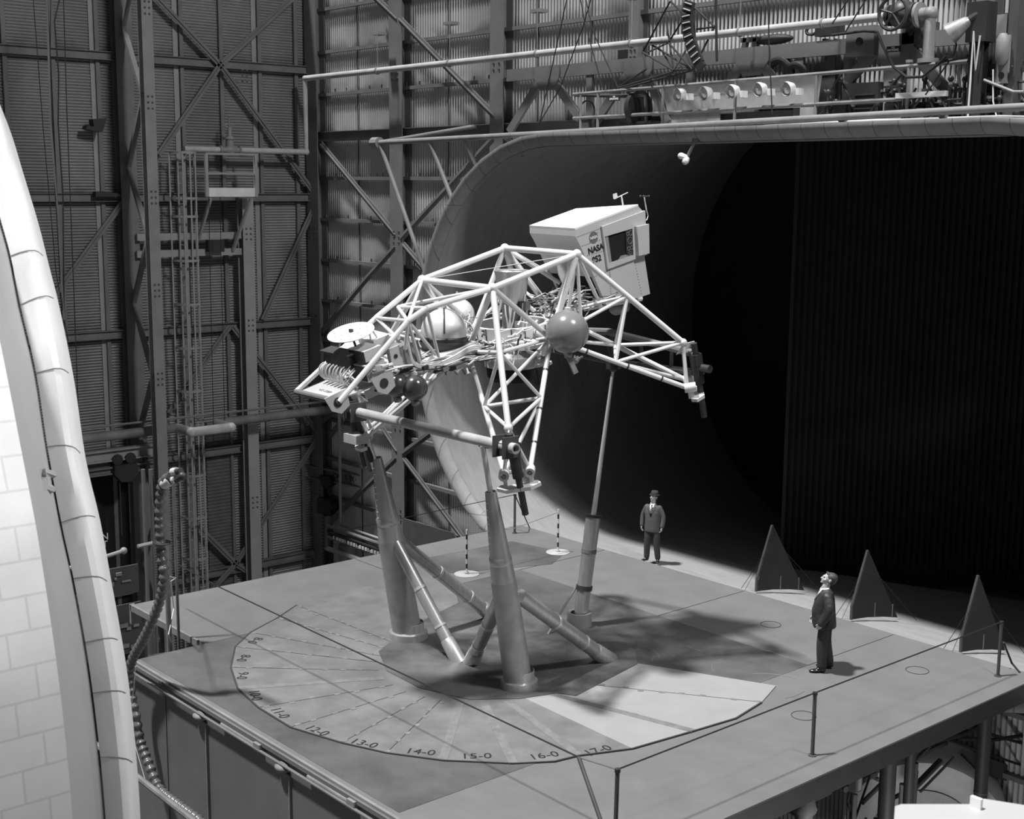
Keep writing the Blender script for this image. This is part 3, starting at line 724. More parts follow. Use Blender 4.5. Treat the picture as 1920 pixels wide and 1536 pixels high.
# valves and gauges cluster (small machines along the deck)
rnd = random.Random(3)
names = ['between the plywood post and the black cabinet', 'just right of the black cabinet', 'under the bright shelf bar', 'below the second A-frame leg', 'left of the black mast foot', 'right of the black mast foot', 'under the dark cylinder', 'at the right frame edge of the catwalk']
for px, nm in zip((1555, 1668, 1705, 1738, 1790, 1848, 1868, 1908), names):
    c = PY(px, 240, 23.1); t = thing('valve_cluster', 'cluster of small valves and pipes ' + nm, 'machine', c)
    mb = MB(); m2 = MB(); m3 = MB()
    for k in range(9):
        p = c+Vector((rnd.uniform(-.35, .35), rnd.uniform(-.2, .3), rnd.uniform(.1, 1.0)))
        q = p+Vector((rnd.uniform(-.5, .5), rnd.uniform(-.1, .1), rnd.choice((-.5, .4, 0))))
        q.z = max(q.z, c.z+.06); mb.tube(Vector((p.x, p.y, c.z)), p, .03, n=6).tube(p, q, .025, n=6); mb.ball(p, .06, 8, 6)
        if k % 3 == 0: m3.ball(q, .05, 8, 6).lathe(q, Z1, [(.07, 0), (.07, .05)], 10)
    for k in range(4):
        p = c+Vector((rnd.uniform(-.4, .4), rnd.uniform(-.1, .2), 0)); m2.box(p, p+Vector((rnd.uniform(.1, .3), .2, rnd.uniform(.15, .5))))
    mb.build('piping', M['dark'], t); m2.build('casings', M['black'], t); m3.each('bright_fitting', M['pipe'], t)
a, b = PY(1682, 180, 22.9), PY(1775, 175, 22.9)
tag(MB().bar(a, b, .12, .1, up=Z1).build('shelf_bar', M['bright']), 'bright horizontal bar below the right NO SMOKING sign', 'bar')
for px, lb in ((1460, 'left of the two black hose coils above the lamp board'), (1492, 'right of the two black hose coils above the lamp board')):
    c = PY(px, 142, 23.5); r = .33 if px == 1460 else .22
    tag(MB().path([c+Vector((r*math.cos(a*PI/10), 0, r*math.sin(a*PI/10))) for a in range(20)], .09, 10, closed=True).build('hose_coil', M['black']), lb, 'hose')
c = PY(1197, 212, 23.3); item('cable_reel', 'black cable reel standing behind the left railing', 'reel', c-Z1*.3, [('drum', MB().lathe(c-X1*.08+Z1*.1, X1, [(.1, 0), (.42, .02), (.42, .14), (.1, .16)], 24), 'black'), ('stand', MB().box(c+Vector((-.5, -.2, -.35)), c+Vector((.6, .2, -.2))), 'black')])
pts = [PY(1078, 178, 23.2), PY(1210, 181, 23.2), PY(1212, 230, 23.2)]
tag(MB().path(pts, .045, 8).build('bent_pipe', M['steel_d']), 'dark bent pipe behind the left NO SMOKING sign', 'pipe')
c = PY(1100, 245, 23.1); item('pedestal_valve', 'dark pedestal with a round wheel at the left end of the catwalk', 'valve', c, [('pedestal', MB().box(c+Vector((-.15, -.1, -.4)), c+Vector((.15, .1, .3))), 'steel_d'), ('wheel', MB().path([c+Z1*.45+Vector((.26*math.cos(a*PI/8), 0, .26*math.sin(a*PI/8))) for a in range(16)], .02, 6, closed=True), 'dark')])
# steel stand with two tall posts
t = thing('tripod_tower', 'dark tapered steel stand behind the middle of the lamp row', 'stand', PY(1385, 148, 23.6))
for p0, p1 in (((1400, 72), (1383, 148)), ((1418, 72), (1412, 148)), ((1392, 76), (1425, 73)), ((1390, 100), (1415, 98)), ((1385, 125), (1415, 124))): MB().bar(PY(*p0, 23.6), PY(*p1, 23.6), .12, .1).build('bar', M['steel_d'], t)
c = PY(1450, 74, 23.7); tag(MB().ball(c, .4, sc=(1.3, .5, .28)).build('tarpaulin_bundle', M['black']), 'black tarpaulin bundle on the girder above the hose coils', 'bundle')
t = thing('steel_post', 'pair of broad steel posts left of the grey switch box', 'post', PY(1545, 245, 23.6))
for x0, x1 in ((1534, 1548), (1556, 1566), (1578, 1594)): 
    a, b = PY(x0, 250, 23.6), PY(x1, 72, 23.6); MB().box((a.x, 23.6, a.z), (b.x, 23.8, b.z)).build('post', M['steel'], t)
MB().prism([PY(x, y, 23.58) for x, y in ((1526, 138), (1530, 118), (1545, 116), (1556, 100), (1566, 100), (1566, 240), (1526, 245))], Y1*.03).build('gusset_plate', M['steel_d'], t)
c = PY(1556, 56, 23.5); tag(MB().box(c-Vector((.3, .1, .12)), c+Vector((.3, .1, .1))).path([c+Vector((-.45+.14*math.cos(a*PI/6), 0, .02+.08*math.sin(a*PI/6))) for a in range(12)], .035, 6, closed=True).build('shackle', M['black']), 'black shackle block on top of the steel posts', 'shackle')
# drooping hose and cables
tag(MB().path([PY(x, y, 22.7) for x, y in ((1560, 66), (1620, 58), (1645, 60), (1655, 85), (1675, 125), (1700, 145), (1730, 144), (1760, 120), (1775, 105))], .028, 8).build('drooping_hose', M['cable']), 'thick black cable drooping across the right NO SMOKING A-frame', 'cable')
for i, (p, lb) in enumerate(((((1790, 62), (1793, 85), (1790, 100), (1735, 178)), 'thin black cable falling from the spotlight to the bright bar'),
    (((1755, 118), (1820, 105)), 'dark hose along the top rail near the black mast'), (((1862, 130), (1862, 190), (1870, 235)), 'pale cord hanging right of the black mast'),
    (((1178, 260), (1300, 236), (1380, 246), (1500, 232), (1640, 224), (1760, 224)), 'thin pale wire looped along the toe rail'), (((1845, 150), (1900, 172), (1920, 172)), 'pale pipe at the right edge of the catwalk'))):
    tag(MB().path([PY(x, y, 22.75) for x, y in p], .03 if i in (1, 4) else .014, 6).build('loose_cable', M[('cable', 'cable', 'bright', 'bright', 'pipe')[i]]), lb, 'cable')
c = PY(1290, 296, YE-.1); ct = PY(1305, 262, YE-.1)
t = item('twin_socket_light', 'small twin-bulb work light hanging over the tunnel lip', 'lamp', c, [('arm', MB().tube(ct, c+Z1*.05, .035, n=8), 'pipe'), ('bracket', MB().box(ct-Vector((.08, .04, .05)), ct+Vector((.08, .04, .08))), 'pipe')])
for s, v in ((-1, Vector((-.16, -.05, .04))), (1, Vector((-.02, -.06, -.08)))): MB().tube(c, c+v, .05, .075, n=10).ball(c+v, .07, 10, 8).build('bulb', M['bright'], t)
# boom truss & cable carrier
Yb2 = 22.6
t = thing('boom_truss', 'dark lattice boom hanging above the catwalk', 'truss', PY(1225, 145, Yb2))
segs = (((1257, 2), (1205, 98)), ((1257, 2), (1285, 30)), ((1293, 5), (1340, 50)), ((1340, 50), (1312, 105)), ((1340, 50), (1306, 55)), ((1247, 22), (1263, 132)), ((1285, 30), (1253, 80)), ((1215, 80), (1255, 78)), ((1205, 98), (1263, 132)), ((1215, 80), (1298, 130)), ((1253, 80), (1298, 130)), ((1241, 95), (1263, 132)), ((1263, 132), (1290, 88)), ((1263, 132), (1298, 130)), ((1298, 130), (1306, 118)), ((1298, 132), (1160, 168)), ((1263, 134), (1155, 166)), ((1205, 98), (1212, 130)), ((1212, 130), (1155, 166)), ((1253, 80), (1215, 98)), ((1300, 5), (1303, 70)))
for i, (a, b) in enumerate(segs): MB().tube(PY(*a, Yb2+(.5 if i % 2 else 0)), PY(*b, Yb2+(.5 if i % 3 == 0 else 0)), .022, n=6).build('lattice_bar', M['black'], t)
pts = [PY(x, y, 22.4) for x, y in ((1294, 2), (1288, 25), (1289, 50), (1293, 75), (1302, 98), (1311, 120))]
t = thing('cable_carrier', 'curved black cable carrier with white cross bars hanging at the top', 'cable carrier', pts[-1])
mb = MB()
for a, b in zip(pts, pts[1:]): mb.bar(a, b, .28, .06, up=Y1)
mb.bar(pts[-1], PY(1317, 128, 22.4), .22, .08, up=Y1)
mb.build('belt', M['black'], t)
mb = MB()
for a, b in zip(pts, pts[1:]):
    for f in (.2, .7):
        p = a+(b-a)*f; dd = (b-a).normalized().cross(Y1).normalized(); mb.bar(p-dd*.1-Y1*.04, p+dd*.1-Y1*.04, .025, .02)
mb.build('cross_bars', M['bright'], t)
wr = [(((1063, -3), (1000, 285)), 'hanging wire, leftmost of the bundle above the tunnel lip'), (((1088, -3), (1097, 45), (1130, 165)), 'hanging wire ending at the left NO SMOKING sign'), (((1098, -3), (1112, 60), (1158, 163)), 'heavier hanging wire ending right of the left NO SMOKING sign'),
      (((1108, -3), (1095, 45), (1050, 165), (1012, 230), (1000, 280)), 'hanging wire crossing behind the others down to the left'), (((1342, -3), (1344, 115)), 'thick straight rod hanging right of the boom truss'), (((1440, -3), (1442, 85), (1448, 215)), 'straight wire hanging between the middle flood lamps'), (((1592, -3), (1560, 45)), 'wire running to the shackle from the left'), (((1625, -3), (1585, 60)), 'wire running to the shackle from the right')]
for p, lb in wr: tag(MB().path([PY(x, y, 22.5) for x, y in p], .03 if 'rod' in lb else .014, 5).build('hanging_wire', M['cable']), lb, 'wire')
p0 = PY(1200, 98, 23.7); tag(MB().box(PY(1158, 112, 23.8), PY(1181, 92, 23.8)+Y1*.1).build('wall_vent', M['black']), 'small dark vent on the wall left of the boom truss', 'vent')
tag(MB().box(PY(929, 314, YB-.45), PY(939, 311, YB-.42)).build('name_plate', M['black']), 'small black plate on the column left of the tunnel lip', 'plate')

CATNAMES = ('valve_cluster', 'steel_post', 'electrical_cabinet', 'plywood_board', 'pump_column', 'mast', 'pedestal_valve', 'tripod_tower', 'cable_reel', 'catwalk_railing', 'loose_cable', 'air_tank')
for o in list(bpy.data.objects):
    r = o
    while r.parent: r = r.parent
    if r.name.split('.')[0] in CATNAMES and o.type == 'MESH':
        oz = WORLD[o.name].z
        for v in o.data.vertices: v.co.z = max(v.co.z, 9.70-oz)
    
# ================================================================== THE DECK
XA, XB_, YA, YBk, YN = -25.25, -11.22, 10.14, YE-.01, 11.55
dk = thing('test_deck', 'broad raised steel test deck carrying the vehicle stand', 'deck', (-18, 16, -.2))
mb = MB(); mb.prism([(XA, YN, 0), (-22.15, YN, 0), (-22.15, YA, 0), (XB_, YA, 0), (XB_, YBk, 0), (XA, YBk, 0)], (0, 0, -.06)); mb.build('deck_plate', M['plat'], dk)
# worn darker paint in the middle bay (a separate plate a few mm proud)
mb = MB(); mb.prism([(-22.15, YA+.1, .002), (-14.2, YA+.1, .002), (-14.2, 19.35, .002), (-22.15, 19.35, .002)], (0, 0, .003)); mb.build('centre_plate', M['plat_d'], dk)
mb = MB()
mb.box((XB_-.05, YA-.4, -.30), (XB_+.03, YBk, -.003)).box((XB_-.25, YA-.4, -.33), (XB_+.03, YBk, -.28)); mb.build('edge_beam', M['plat_e'], dk)
mb = MB(); mb.box((-22.15, YA-.05, -.05), (XB_, YA, .015)); mb.box((XA, YN-.05, -.12), (-22.4, YN, .01)); mb.box((XA-.04, YN-.05, -.4), (XA+.03, YN+.05, .01)); mb.build('edge_trim', M['pipe'], dk)
mb = MB(); mb.box((-22.15, YA-.16, -.16), (XB_, YA-.11, -.14)).box((-22.15, YA-.09, -.10), (XB_, YA-.05, -.03)); mb.build('edge_angle', M['steel'], dk)
rn = random.Random(31); mb = MB()
for k in range(46):
    cx, cy = (rn.uniform(-17.5, -13.8), rn.uniform(14.2, 19.0)) if k < 30 else (rn.uniform(-21.5, -15), rn.uniform(10.5, 18.5))
    if k >= 30 and (cx+18.5)**2+(cy-15.6)**2 < 27: continue
    a0 = rn.uniform(0, 2*PI); r = rn.uniform(.2, .9); n = rn.randint(3, 7)
    mb.path([Vector((cx+r*math.cos(a0+.22*j), cy+r*math.sin(a0+.22*j), .0055)) for j in range(n)], .0035, 4)
o = mb.build('scuff_marks', M['pipe'], dk); o['kind'] = 'stuff'
# joint lines
mb = MB()
for a, b in (((-22.15, YN), (-22.15, 22)), ((-17.9, 19.35), (-17.9, 22)), ((-25.2, 17.0), (-22.15, 17.0)), ((-14.2, 19.35), (-14.2, 22))):
    mb.bar((a[0], a[1], .004), (b[0], b[1], .004), .012, .004, up=Z1)
mb.build('joint_line', M['line'], dk)
mb = MB(); mb.prism([PZ(x, y, .004) for x, y in ((845, 1075), (1035, 1058), (1060, 1036), (960, 1015), (770, 1052))], (0, 0, .002)); mb.build('patch_plate', M['plat_d'], dk)
mb = MB()
for px, py in ((1445, 1171), (1720, 1257), (1507, 1342)):
    c = PZ(px, py, .005); mb.path([c+Vector((.2*math.cos(a*PI/10), .2*math.sin(a*PI/10), 0)) for a in range(20)], .006, 4, closed=True)
mb.each('cover_ring', M['line'], dk)
# fascia panels under the left deck edge
fa = thing('deck_side_panels', 'smooth dark side wall under the left edge of the deck', 'wall panel', (-17, YA-.03, -9))
x = -22.15
seams = [PY(p, q, YA-.03).x for p, q in ((312, 1300), (392, 1400), (548, 1480))]
MB().box((-22.15, YA-.05, -9), (XB_, YA+.02, -.14)).build('panel', M['fascia'], fa)
for sx in seams[:1]: MB().box((sx-.01, YA-.065, -9), (sx+.01, YA-.05, -.3)).build('seam', M['steel'], fa)
for sx in seams[1:]:
    MB().box((sx-.28, YA-.075, -9), (sx, YA-.05, -.3)).build('cover_strip', M['fascia'], fa)
    MB().box((sx-.012, YA-.09, -9), (sx+.012, YA-.05, -.3)).build('bright_seam', M['pipe'], fa)
    MB().ball((sx-.16, YA-.08, -.22), .16, sc=(1, .8, .45)).build('cap', M['pipe'], fa)
for (a, b), in ((((416, 1358), (488, 1396)),), (((578, 1456), (665, 1508)),)):
    p, q = PY(*a, YA-.08), PY(*b, YA-.08); q.z = p.z
    MB().tube(p, q, .035, n=10).box(q+Vector((-.12, -.06, -.07)), q+Vector((.06, .03, .07))).build('slot_light', M['pipe'], fa)
MB().box((-22.2, YA, -9), (-22.1, YN, -.1)).build('return_panel', M['fascia'], fa)
# ---- turntable plates
turn_pts = [(1195, 1245), (1455, 1287), (1428, 1318), (1380, 1348), (1300, 1372), (1186, 1405), (1085, 1418), (1040, 1429), (962, 1433), (830, 1427), (725, 1413), (641, 1394), (545, 1365), (485, 1328), (446, 1292), (433, 1253), (441, 1214), (470, 1187), (520, 1160), (556, 1136), (640, 1112), (765, 1082), (850, 1076), (960, 1100), (1050, 1150), (1150, 1186), (1192, 1215)]
poly = [PZ(x, y, .006) for x, y in turn_pts]
tt = thing('turntable_cover', 'round turntable cover of fan-shaped plates set in the deck', 'turntable', (-18.5, 15.5, .0))
CT = PZ(880, 1262, .006)
hub = [PZ(x, y, .024) for x, y in ((1195, 1245), (1080, 1305), (1045, 1300), (975, 1310), (880, 1312), (786, 1290), (725, 1258), (710, 1222), (760, 1180), (900, 1110), (1050, 1150), (1150, 1186), (1192, 1215))]
lightset = {1, 2, 3, 4, 5}
N = len(poly)
def near_hub(p):
    return min(hub, key=lambda h: (h-p).length)
for k in range(N-1):
    a, b = poly[k], poly[k+1]
    if k >= 22: continue
    ha = hub[min(range(len(hub)), key=lambda i: abs(((math.atan2(hub[i].y-CT.y, hub[i].x-CT.x)-math.atan2(a.y-CT.y, a.x-CT.x)+PI) % (2*PI))-PI))]
    c = CT.copy(); mmn = 'turn_l' if k in (0, 1, 2, 3, 4) else ('turn' if k > 0 else 'turn_l')
    c.z = .006
    MB().prism([c, a, b], (0, 0, .012)).build('fan_plate', M[mmn], tt, smooth=False)
MB().prism(hub, (0, 0, .004)).build('hub_plate', M['turn_d'], tt)
mb = MB(); m2 = MB(); rn = random.Random(5)
for k in (2, 4, 6, 8, 9, 10, 11, 12, 13, 14, 15, 16, 17, 18, 19, 21):
    a = poly[k]; d = (CT-a).normalized(); L = (CT-a).length
    s = .35 if L > 3.5 else .4
    L0 = L*.62
    if k in (4, 6, 8, 9, 14): mb.bar(a+Z1*.014, a+d*L0+Z1*.014, .14, .004, up=Z1)
    else: m2.bar(a+Z1*.014, a+d*L0+Z1*.014, .012, .004, up=Z1)
    q = .1
    while q < L0:
        c = a+d*q+Vector((rn.uniform(-.05, .05), rn.uniform(-.05, .05), .0155)); mb.obox(c, d, d.cross(Z1), Z1, .05, .035, .0015); q += rn.uniform(.25, .45)
o = mb.build('seam_tape', M['seam'], tt); o['kind'] = 'stuff'; m2.each('seam_line', M['line'], tt)
mb = MB()
for a, b in zip(poly[2:19], poly[3:20]): mb.bar(a+Z1*.008, b+Z1*.008, .03, .02, up=Z1)
mb.build('edge_strip', M['line'], tt)
for s, px, py in (('8-0', 478, 1201), ('8-0', 456, 1234), ('9-0', 454, 1267), ('10-0', 478, 1304), ('11-0', 524, 1337), ('12-0', 594, 1370), ('13-0', 682, 1394), ('14-0', 788, 1410), ('15-0', 893, 1418), ('16-0', 1020, 1417), ('17-0', 1121, 1407)):
    c = PZ(px, py, .022); d = (c-CT); d.z = 0; d.normalize()
    text(s, .26, c, Vector((-d.y, d.x, 0)), -d, M['ink'], tt, name='plate_number', depth=.001)

# ---- rope barrier posts and ropes
def post(px, py, top, label, striped=False, r=.03, Z=0.0):
    b = PZ(px, py, Z); t = thing('striped_post' if striped else 'guard_post', label, 'post', b)
    if striped:
        MB().lathe(b, Z1, [(.28, 0), (.28, .012), (.05, .02), (.05, .05)], 24).build('base', M['pipe_l'], t)
        for k in range(9): MB().tube(b+Z1*(.02+top*k/9), b+Z1*(.02+top*(k+1)/9), .022, n=8).build('band', M['bright' if k % 2 == 0 else 'black'], t)
    else:
        MB().tube(b, b+Z1*top, r, n=8).lathe(b, Z1, [(r*2.2, 0), (r*2.2, .015)], 10).build('pole', M['steel_d'], t)
        MB().lathe(b+Z1*(top-.03), Z1, [(r*1.3, 0), (r*1.3, .04)], 8).build('cap', M['black'], t)
    return b+Z1*top
s1 = post(1046, 1036, 1.02, 'striped rope post with disc base near the far corner of the deck', True)
s2 = post(875, 1077, 1.0, 'striped rope post with disc base behind the big front strut', True)
tag(MB().path([s1-Z1*.05, (s1+s2)/2-Z1*.2, s2-Z1*.05], .008, 5).build('barrier_rope', M['pipe']), 'pale rope between the two striped posts', 'rope')
g1 = post(1523, 1417, 1.0, 'guard post on the near right part of the deck')
g2 = post(1871, 1268, 1.0, 'guard post near the right corner of the deck')
g3b = PZ(1158, 1443, 1.0); 
b0 = Vector((g3b.x-.02, g3b.y, 0)); t = thing('guard_post', 'guard post at the bottom edge of the photo', 'post', b0)
MB().tube(b0, g3b, .03, n=8).build('pole', M['steel_d'], t); MB().lathe(g3b-Z1*.04, Z1, [(.04, 0), (.04, .05)], 8).build('cap', M['black'], t)
g4 = PZ(1085, 1420, 1.0); fb = g4+Vector((1.05, -.32, -1.0))
t = thing('leaning_post', 'guard post leaning toward the bottom of the photo', 'post', fb); MB().tube(fb, g4, .03, n=8).build('pole', M['steel_d'], t)
g5 = PZ(409, 1100, 1.0)
tag(MB().path([g5-X1*2.2+Z1*.1, g5, g4], .012, 5).build('guard_cable', M['cable']), 'thin black cable crossing above the turntable', 'cable')
tag(MB().path([g4, g3b], .012, 5).build('guard_chain', M['steel']), 'short chain between the leaning post and the bottom guard post', 'chain')
tag(MB().path([g3b, g1, g2], .012, 5).build('guard_cable', M['cable']), 'thin black cable joining the right-hand guard posts', 'cable')
g6 = post(965, 1000, 0.98, 'guard post at the far corner of the deck below the front leg')
tag(MB().path([g6, PY(620, 1000, 22.5)], .01, 5).build('guard_cable', M['cable']), 'thin black cable along the far left deck edge', 'cable')
tag(MB().path([g6, PZ(993, 990, .02)], .014, 5).build('post_stay', M['cable']), 'short dark stay of the far corner guard post', 'cable')

# ---- support struts
def cone(name, base, top, prof, mm, label, n=28):
    pass
def along(b, t_, f): return b+(t_-b)*f
def strut(base, top, r0, r1, zfl, label):
    t = thing('support_strut', label, 'strut', base); d = (top-base)
    ax = d.normalized(); L = d.length
    prof = [(r0, 0), (r0*.93, L*.35), (r0*.89, L*.54), (r0*.86, L*.56)]
    MB().lathe(base, ax, prof, 32, cap=False).build('lower_tube', M['alu2'], t)
    f2 = .60
    MB().lathe(base, ax, [(r0*.86, L*.56), (r0*.76, L*.655)], 32, cap=False).build('middle_tube', M['alu'], t)
    MB().lathe(base, ax, [(r0*.765, L*.645), (r0*.79, L*.65), (r0*.775, L*.675), (r0*.72, L*.685)], 32, cap=False).build('collar', M['alu'], t)
    MB().lathe(base, ax, [(r0*.72, L*.68), (r1, L), (r1*.85, L), (r1*.85, L-.1)], 32, cap=False).build('upper_cone', M['alu'], t)
    MB().lathe(base-Z1*.0, Z1, [(r0*1.32, 0), (r0*1.30, .15), (r0*1.1, .17), (r0*1.06, .32), (r0*1.0, .33)], 36, cap=False).build('base_flange', M['alu'], t)
    mb = MB(); sd = frame(ax)[0]; nn = (CAM-base); nn = (nn-ax*nn.dot(ax)).normalized(); sd = ax.cross(nn)
    for k in range(9):
        f = .69+.033*k; r = r0*.72+(r1-r0*.72)*(f-.68)/.32
        p = base+ax*(L*f)+(nn*math.cos(1.05)+sd*math.sin(1.05)*(-1))*r; mb.ball(p, .018, 6, 4)
    mb.each('bolt', M['chrome'], t)
    return t, ax, L
bA, bB = Vector((-19.98, 14.66, 0)), Vector((-16.69, 14.59, 0))
tA, tB = PX(707, 858, bA.x), PX(920, 922, bB.x)
aA, aB = PX(672, 775, bA.x), PX(905, 836, bB.x)
sA, axA, LA = strut(bA, tA, .28, .085, 0, 'tapered aluminium support strut, the left of the two big ones')
sB, axB, LB = strut(bB, tB, .245, .095, 0, 'tapered aluminium support strut, the nearer of the two big ones')
def brace(parent, p0, p1, r, nm='side_brace'):
    p0 = Vector(p0); p1 = Vector(p1); d = (p1-p0).normalized()
    b = MB().tube(p0, p1-d*.1, r, n=18).build(nm, M['alu'], parent)
    MB().lathe(p0+(p1-p0)*.38, d, [(r*1.08, 0), (r*1.08, .05)], 18).lathe(p0+(p1-p0)*.7, d, [(r*1.08, 0), (r*1.08, .04)], 18).build('joint_band', M['chrome'], b)
    MB().lathe(p1-d*.45, d, [(r*1.0, 0), (r*1.12, .02), (r*1.3, .5)], 18).build('foot_sleeve', M['alu'], b)
hA = bA+axA*(1.95); hB = bB+axB*(1.65)
brace(sA, PX(742, 1018, bA.x+.15), (-18.39, 14.61, 0), .115)
brace(sA, hA+Vector((-.05, .2, 0)), (-19.84, 16.71, 0), .125)
brace(sB, hB+Vector((-.15, 0, 0)), (-18.15, 14.70, 0), .12)
brace(sB, hB+Vector((.08, .22, .05)), (-16.7, 16.74, 0), .13)
MB().tube(tB-axB*.3, aB, .045, n=14).build('piston_rod', M['chrome'], sB)
MB().tube(tA-axA*.3, aA, .04, n=14).build('piston_rod', M['chrome'], sA)
MB().tube(PX(697, 866, bA.x), PX(672, 790, bA.x), .035, n=10).path([PX(700, 858, bA.x), PX(688, 835, bA.x), PX(683, 805, bA.x), PX(668, 790, bA.x)], .03, 8).build('hydraulic_line', M['black'], sA)
bC = Vector((-18.42, 17.65, 0)); tC = PX(1113, 965, bC.x); aC = PX(1150, 690, bC.x)
t = thing('support_strut', 'slender rear support strut with a long polished rod', 'strut', bC)
ax = (tC-bC).normalized(); L = (tC-bC).length
MB().lathe(bC, ax, [(.135, 0), (.145, L-.05)], 28).build('cylinder', M['alu'], t)
MB().lathe(bC, ax, [(.16, L-.05), (.16, L)], 24).build('cap', M['black'], t)
MB().lathe(bC, Z1, [(.25, 0), (.24, .3), (.22, .3), (.17, .29)], 32, cap=False).build('base_sleeve', M['alu'], t)
MB().lathe(bC+ax*L*.66, ax, [(.15, 0), (.15, .08)], 24).build('bright_band', M['pipe'], t)
cl = MB().lathe(bC+ax*L*.33, ax, [(.16, 0), (.16, .09)], 24).build('clamp_ring', M['steel_d'], t)
MB().tube(bC+ax*L*.36+Vector((-.15, -.05, 0)), PZ(1027, 1190, .02), .022, n=8).build('stay_rod', M['pipe'], t)
MB().tube(tC-ax*.2, aC, .055, .03, n=12).build('piston_rod', M['chrome'], t)
MB().ball(aC, .08).box(aC-Vector((.1, .1, .02)), aC+Vector((.1, .1, .16))).build('clevis', M['dark'], t)

# ================================================================== THE FLYING TEST VEHICLE
OV = Vector((-18, 15.19, 7.114)); TH, RO = .261, .016
U_ = Vector((0, math.cos(TH), math.sin(TH))); Vv = Vector((0, -math.sin(TH), math.cos(TH))); Wv = X1.copy()
W_ = Wv*math.cos(RO)-Vv*math.sin(RO); V_ = Vv*math.cos(RO)+Wv*math.sin(RO)
def VP(w, u, v): return OV+W_*w+U_*u+V_*v
def VI(px, py, ax, val):
    d = ray(px, py); A = (W_, U_, V_)[ax]; tt_ = (val-(CAM-OV).dot(A))/d.dot(A); return CAM+d*tt_
def IW(px, py, c=.95): return VI(px, py, 0, c)
def IU(px, py, c=0): return VI(px, py, 1, c)
def IV(px, py, c=-1): return VI(px, py, 2, c)
ve = thing('flying_test_vehicle', 'white tubular flying test vehicle with boxy cabin held up on struts', 'aircraft', OV)
RT = .048
top = {(-1, -1): VP(-.953, -.977, 0), (-1, 1): VP(-.953, .977, 0), (1, 1): VP(.953, .977, 0), (1, -1): VP(.953, -.977, 0)}
order = [(-1, -1), (-1, 1), (1, 1), (1, -1)]
for a, b in zip(order, order[1:]+order[:1]): MB().tube(top[a], top[b], .055, n=12).build('top_frame_tube', M['white'], ve)
for k in order: MB().ball(top[k], .085, 12, 8).build('joint', M['white'], ve)
low = {'P1': VP(0, -1.02, -1.2), 'P2': VP(1.02, 0, -1.2), 'P3': VP(0, 1.02, -1.2), 'P4': VP(-1.02, 0, -1.2)}
adj = {(1, -1): ('P1', 'P2'), (1, 1): ('P3', 'P2'), (-1, 1): ('P3', 'P4'), (-1, -1): ('P1', 'P4')}
for k in order:
    for n_ in adj[k]: MB().tube(top[k], low[n_], RT if k != (1, 1) else .055, n=10).build('body_tube', M['white'], ve)
ks = ['P1', 'P2', 'P3', 'P4']
for a, b in zip(ks, ks[1:]+ks[:1]): MB().tube(low[a], low[b], .045, n=10).build('lower_frame_tube', M['white'], ve)
for k in order:
    w_, u_ = k; p1, p2 = (low[q] for q in adj[k])
    Ed = VP(2.08*w_, 2.08*u_, -1.87); f = .47
    Mn = top[k]+(Ed-top[k])*f
    dg = VP(1*w_, -1*u_, 0)-VP(0, 0, 0); dg.normalize()
    Fc = VP(2.05*w_, 2.05*u_, -2.64)
    # f1 goes with p1 (the u-side node), f2 with p2 (the w-side node)
    off = .21
    F1 = Fc-dg*off*1.0; F2 = Fc+dg*off
    if (F1-p1).length+(F2-p2).length > (F2-p1).length+(F1-p2).length: F1, F2 = F2, F1
    leg = MB().tube(top[k], Ed, .052, n=12).tube(p1, F1, .045, n=10).tube(p2, F2, .045, n=10).build('landing_leg', M['white'], ve)
    N1, N2 = p1+(F1-p1)*f, p2+(F2-p2)*f
    mb = MB()
    for a, b in ((Mn, p1), (Mn, p2), (Mn, N1), (Mn, N2), (N1, N2), (N1, Ed), (N2, Ed), (p2, N1), (N2, F1), (Ed, F1), (Ed, F2), (F1, F2)):
        MB().tube(a, b, .032, n=8).build('brace_tube', M['white'], leg)
    outw = (VP(w_, u_, 0)-VP(0, 0, 0)).normalized()
    S0, S1 = VP(2.23*w_, 2.19*u_, -1.90), VP(2.23*w_, 2.19*u_, -3.30)
    MB().tube(S0, S1, .055, n=14).lathe(S0-V_*.2, -V_, [(.09, 0), (.09, .55)], 14).build('shock_strut', M['dark'], leg)
    g = Fc-V_*.18+outw*.14
    pl_ = [g-dg*.36+outw*.0, g-dg*.2+outw*.14, g+dg*.2+outw*.14, g+dg*.36, g+dg*.3-outw*.1, g-dg*.3-outw*.1]
    MB().prism(pl_, -V_*.06).build('foot_bracket', M['white'], leg)
    for F in (F1, F2): MB().lathe(F-outw*.05, outw, [(.085, 0), (.085, .2), (.045, .2), (.045, .1)], 12, cap=False).obox(F-V_*.1+outw*.05, dg, outw, V_, .03, .05, .1).build('foot_socket', M['white'], leg)
    MB().ball(Ed, .075, 10, 8).prism([Ed-V_*.02, Ed+outw*.2-V_*.0, Ed+outw*.2-V_*.08, Ed-outw*.15-V_*.2], dg*.02).build('end_gusset', M['white'], leg)
    if k == (1, -1) or k == (1, 1):
        mb = MB(); 
        for f_ in (.25, .55, .8):
            q = p2+(F2-p2)*f_; mb.lathe(q, (F2-p2), [(.052, 0), (.052, .03)], 10)
        mb.build('clip_bands', M['dark'], leg)
for a_, b_, r_ in (((-1, 1), IW(1025, 568, -.3), .045), ((-1, 1), IW(1050, 531, -.3), .04), ((-1, 1), IW(1112, 562, -.2), .045), ((1, 1), IW(1128, 578, .5), .035), ((1, 1), IW(1089, 596, .95), .03), ((1, 1), IW(1066, 580, .75), .035)):
    MB().tube(top[a_], b_, r_, n=10).build('inner_tube', M['white'], ve)
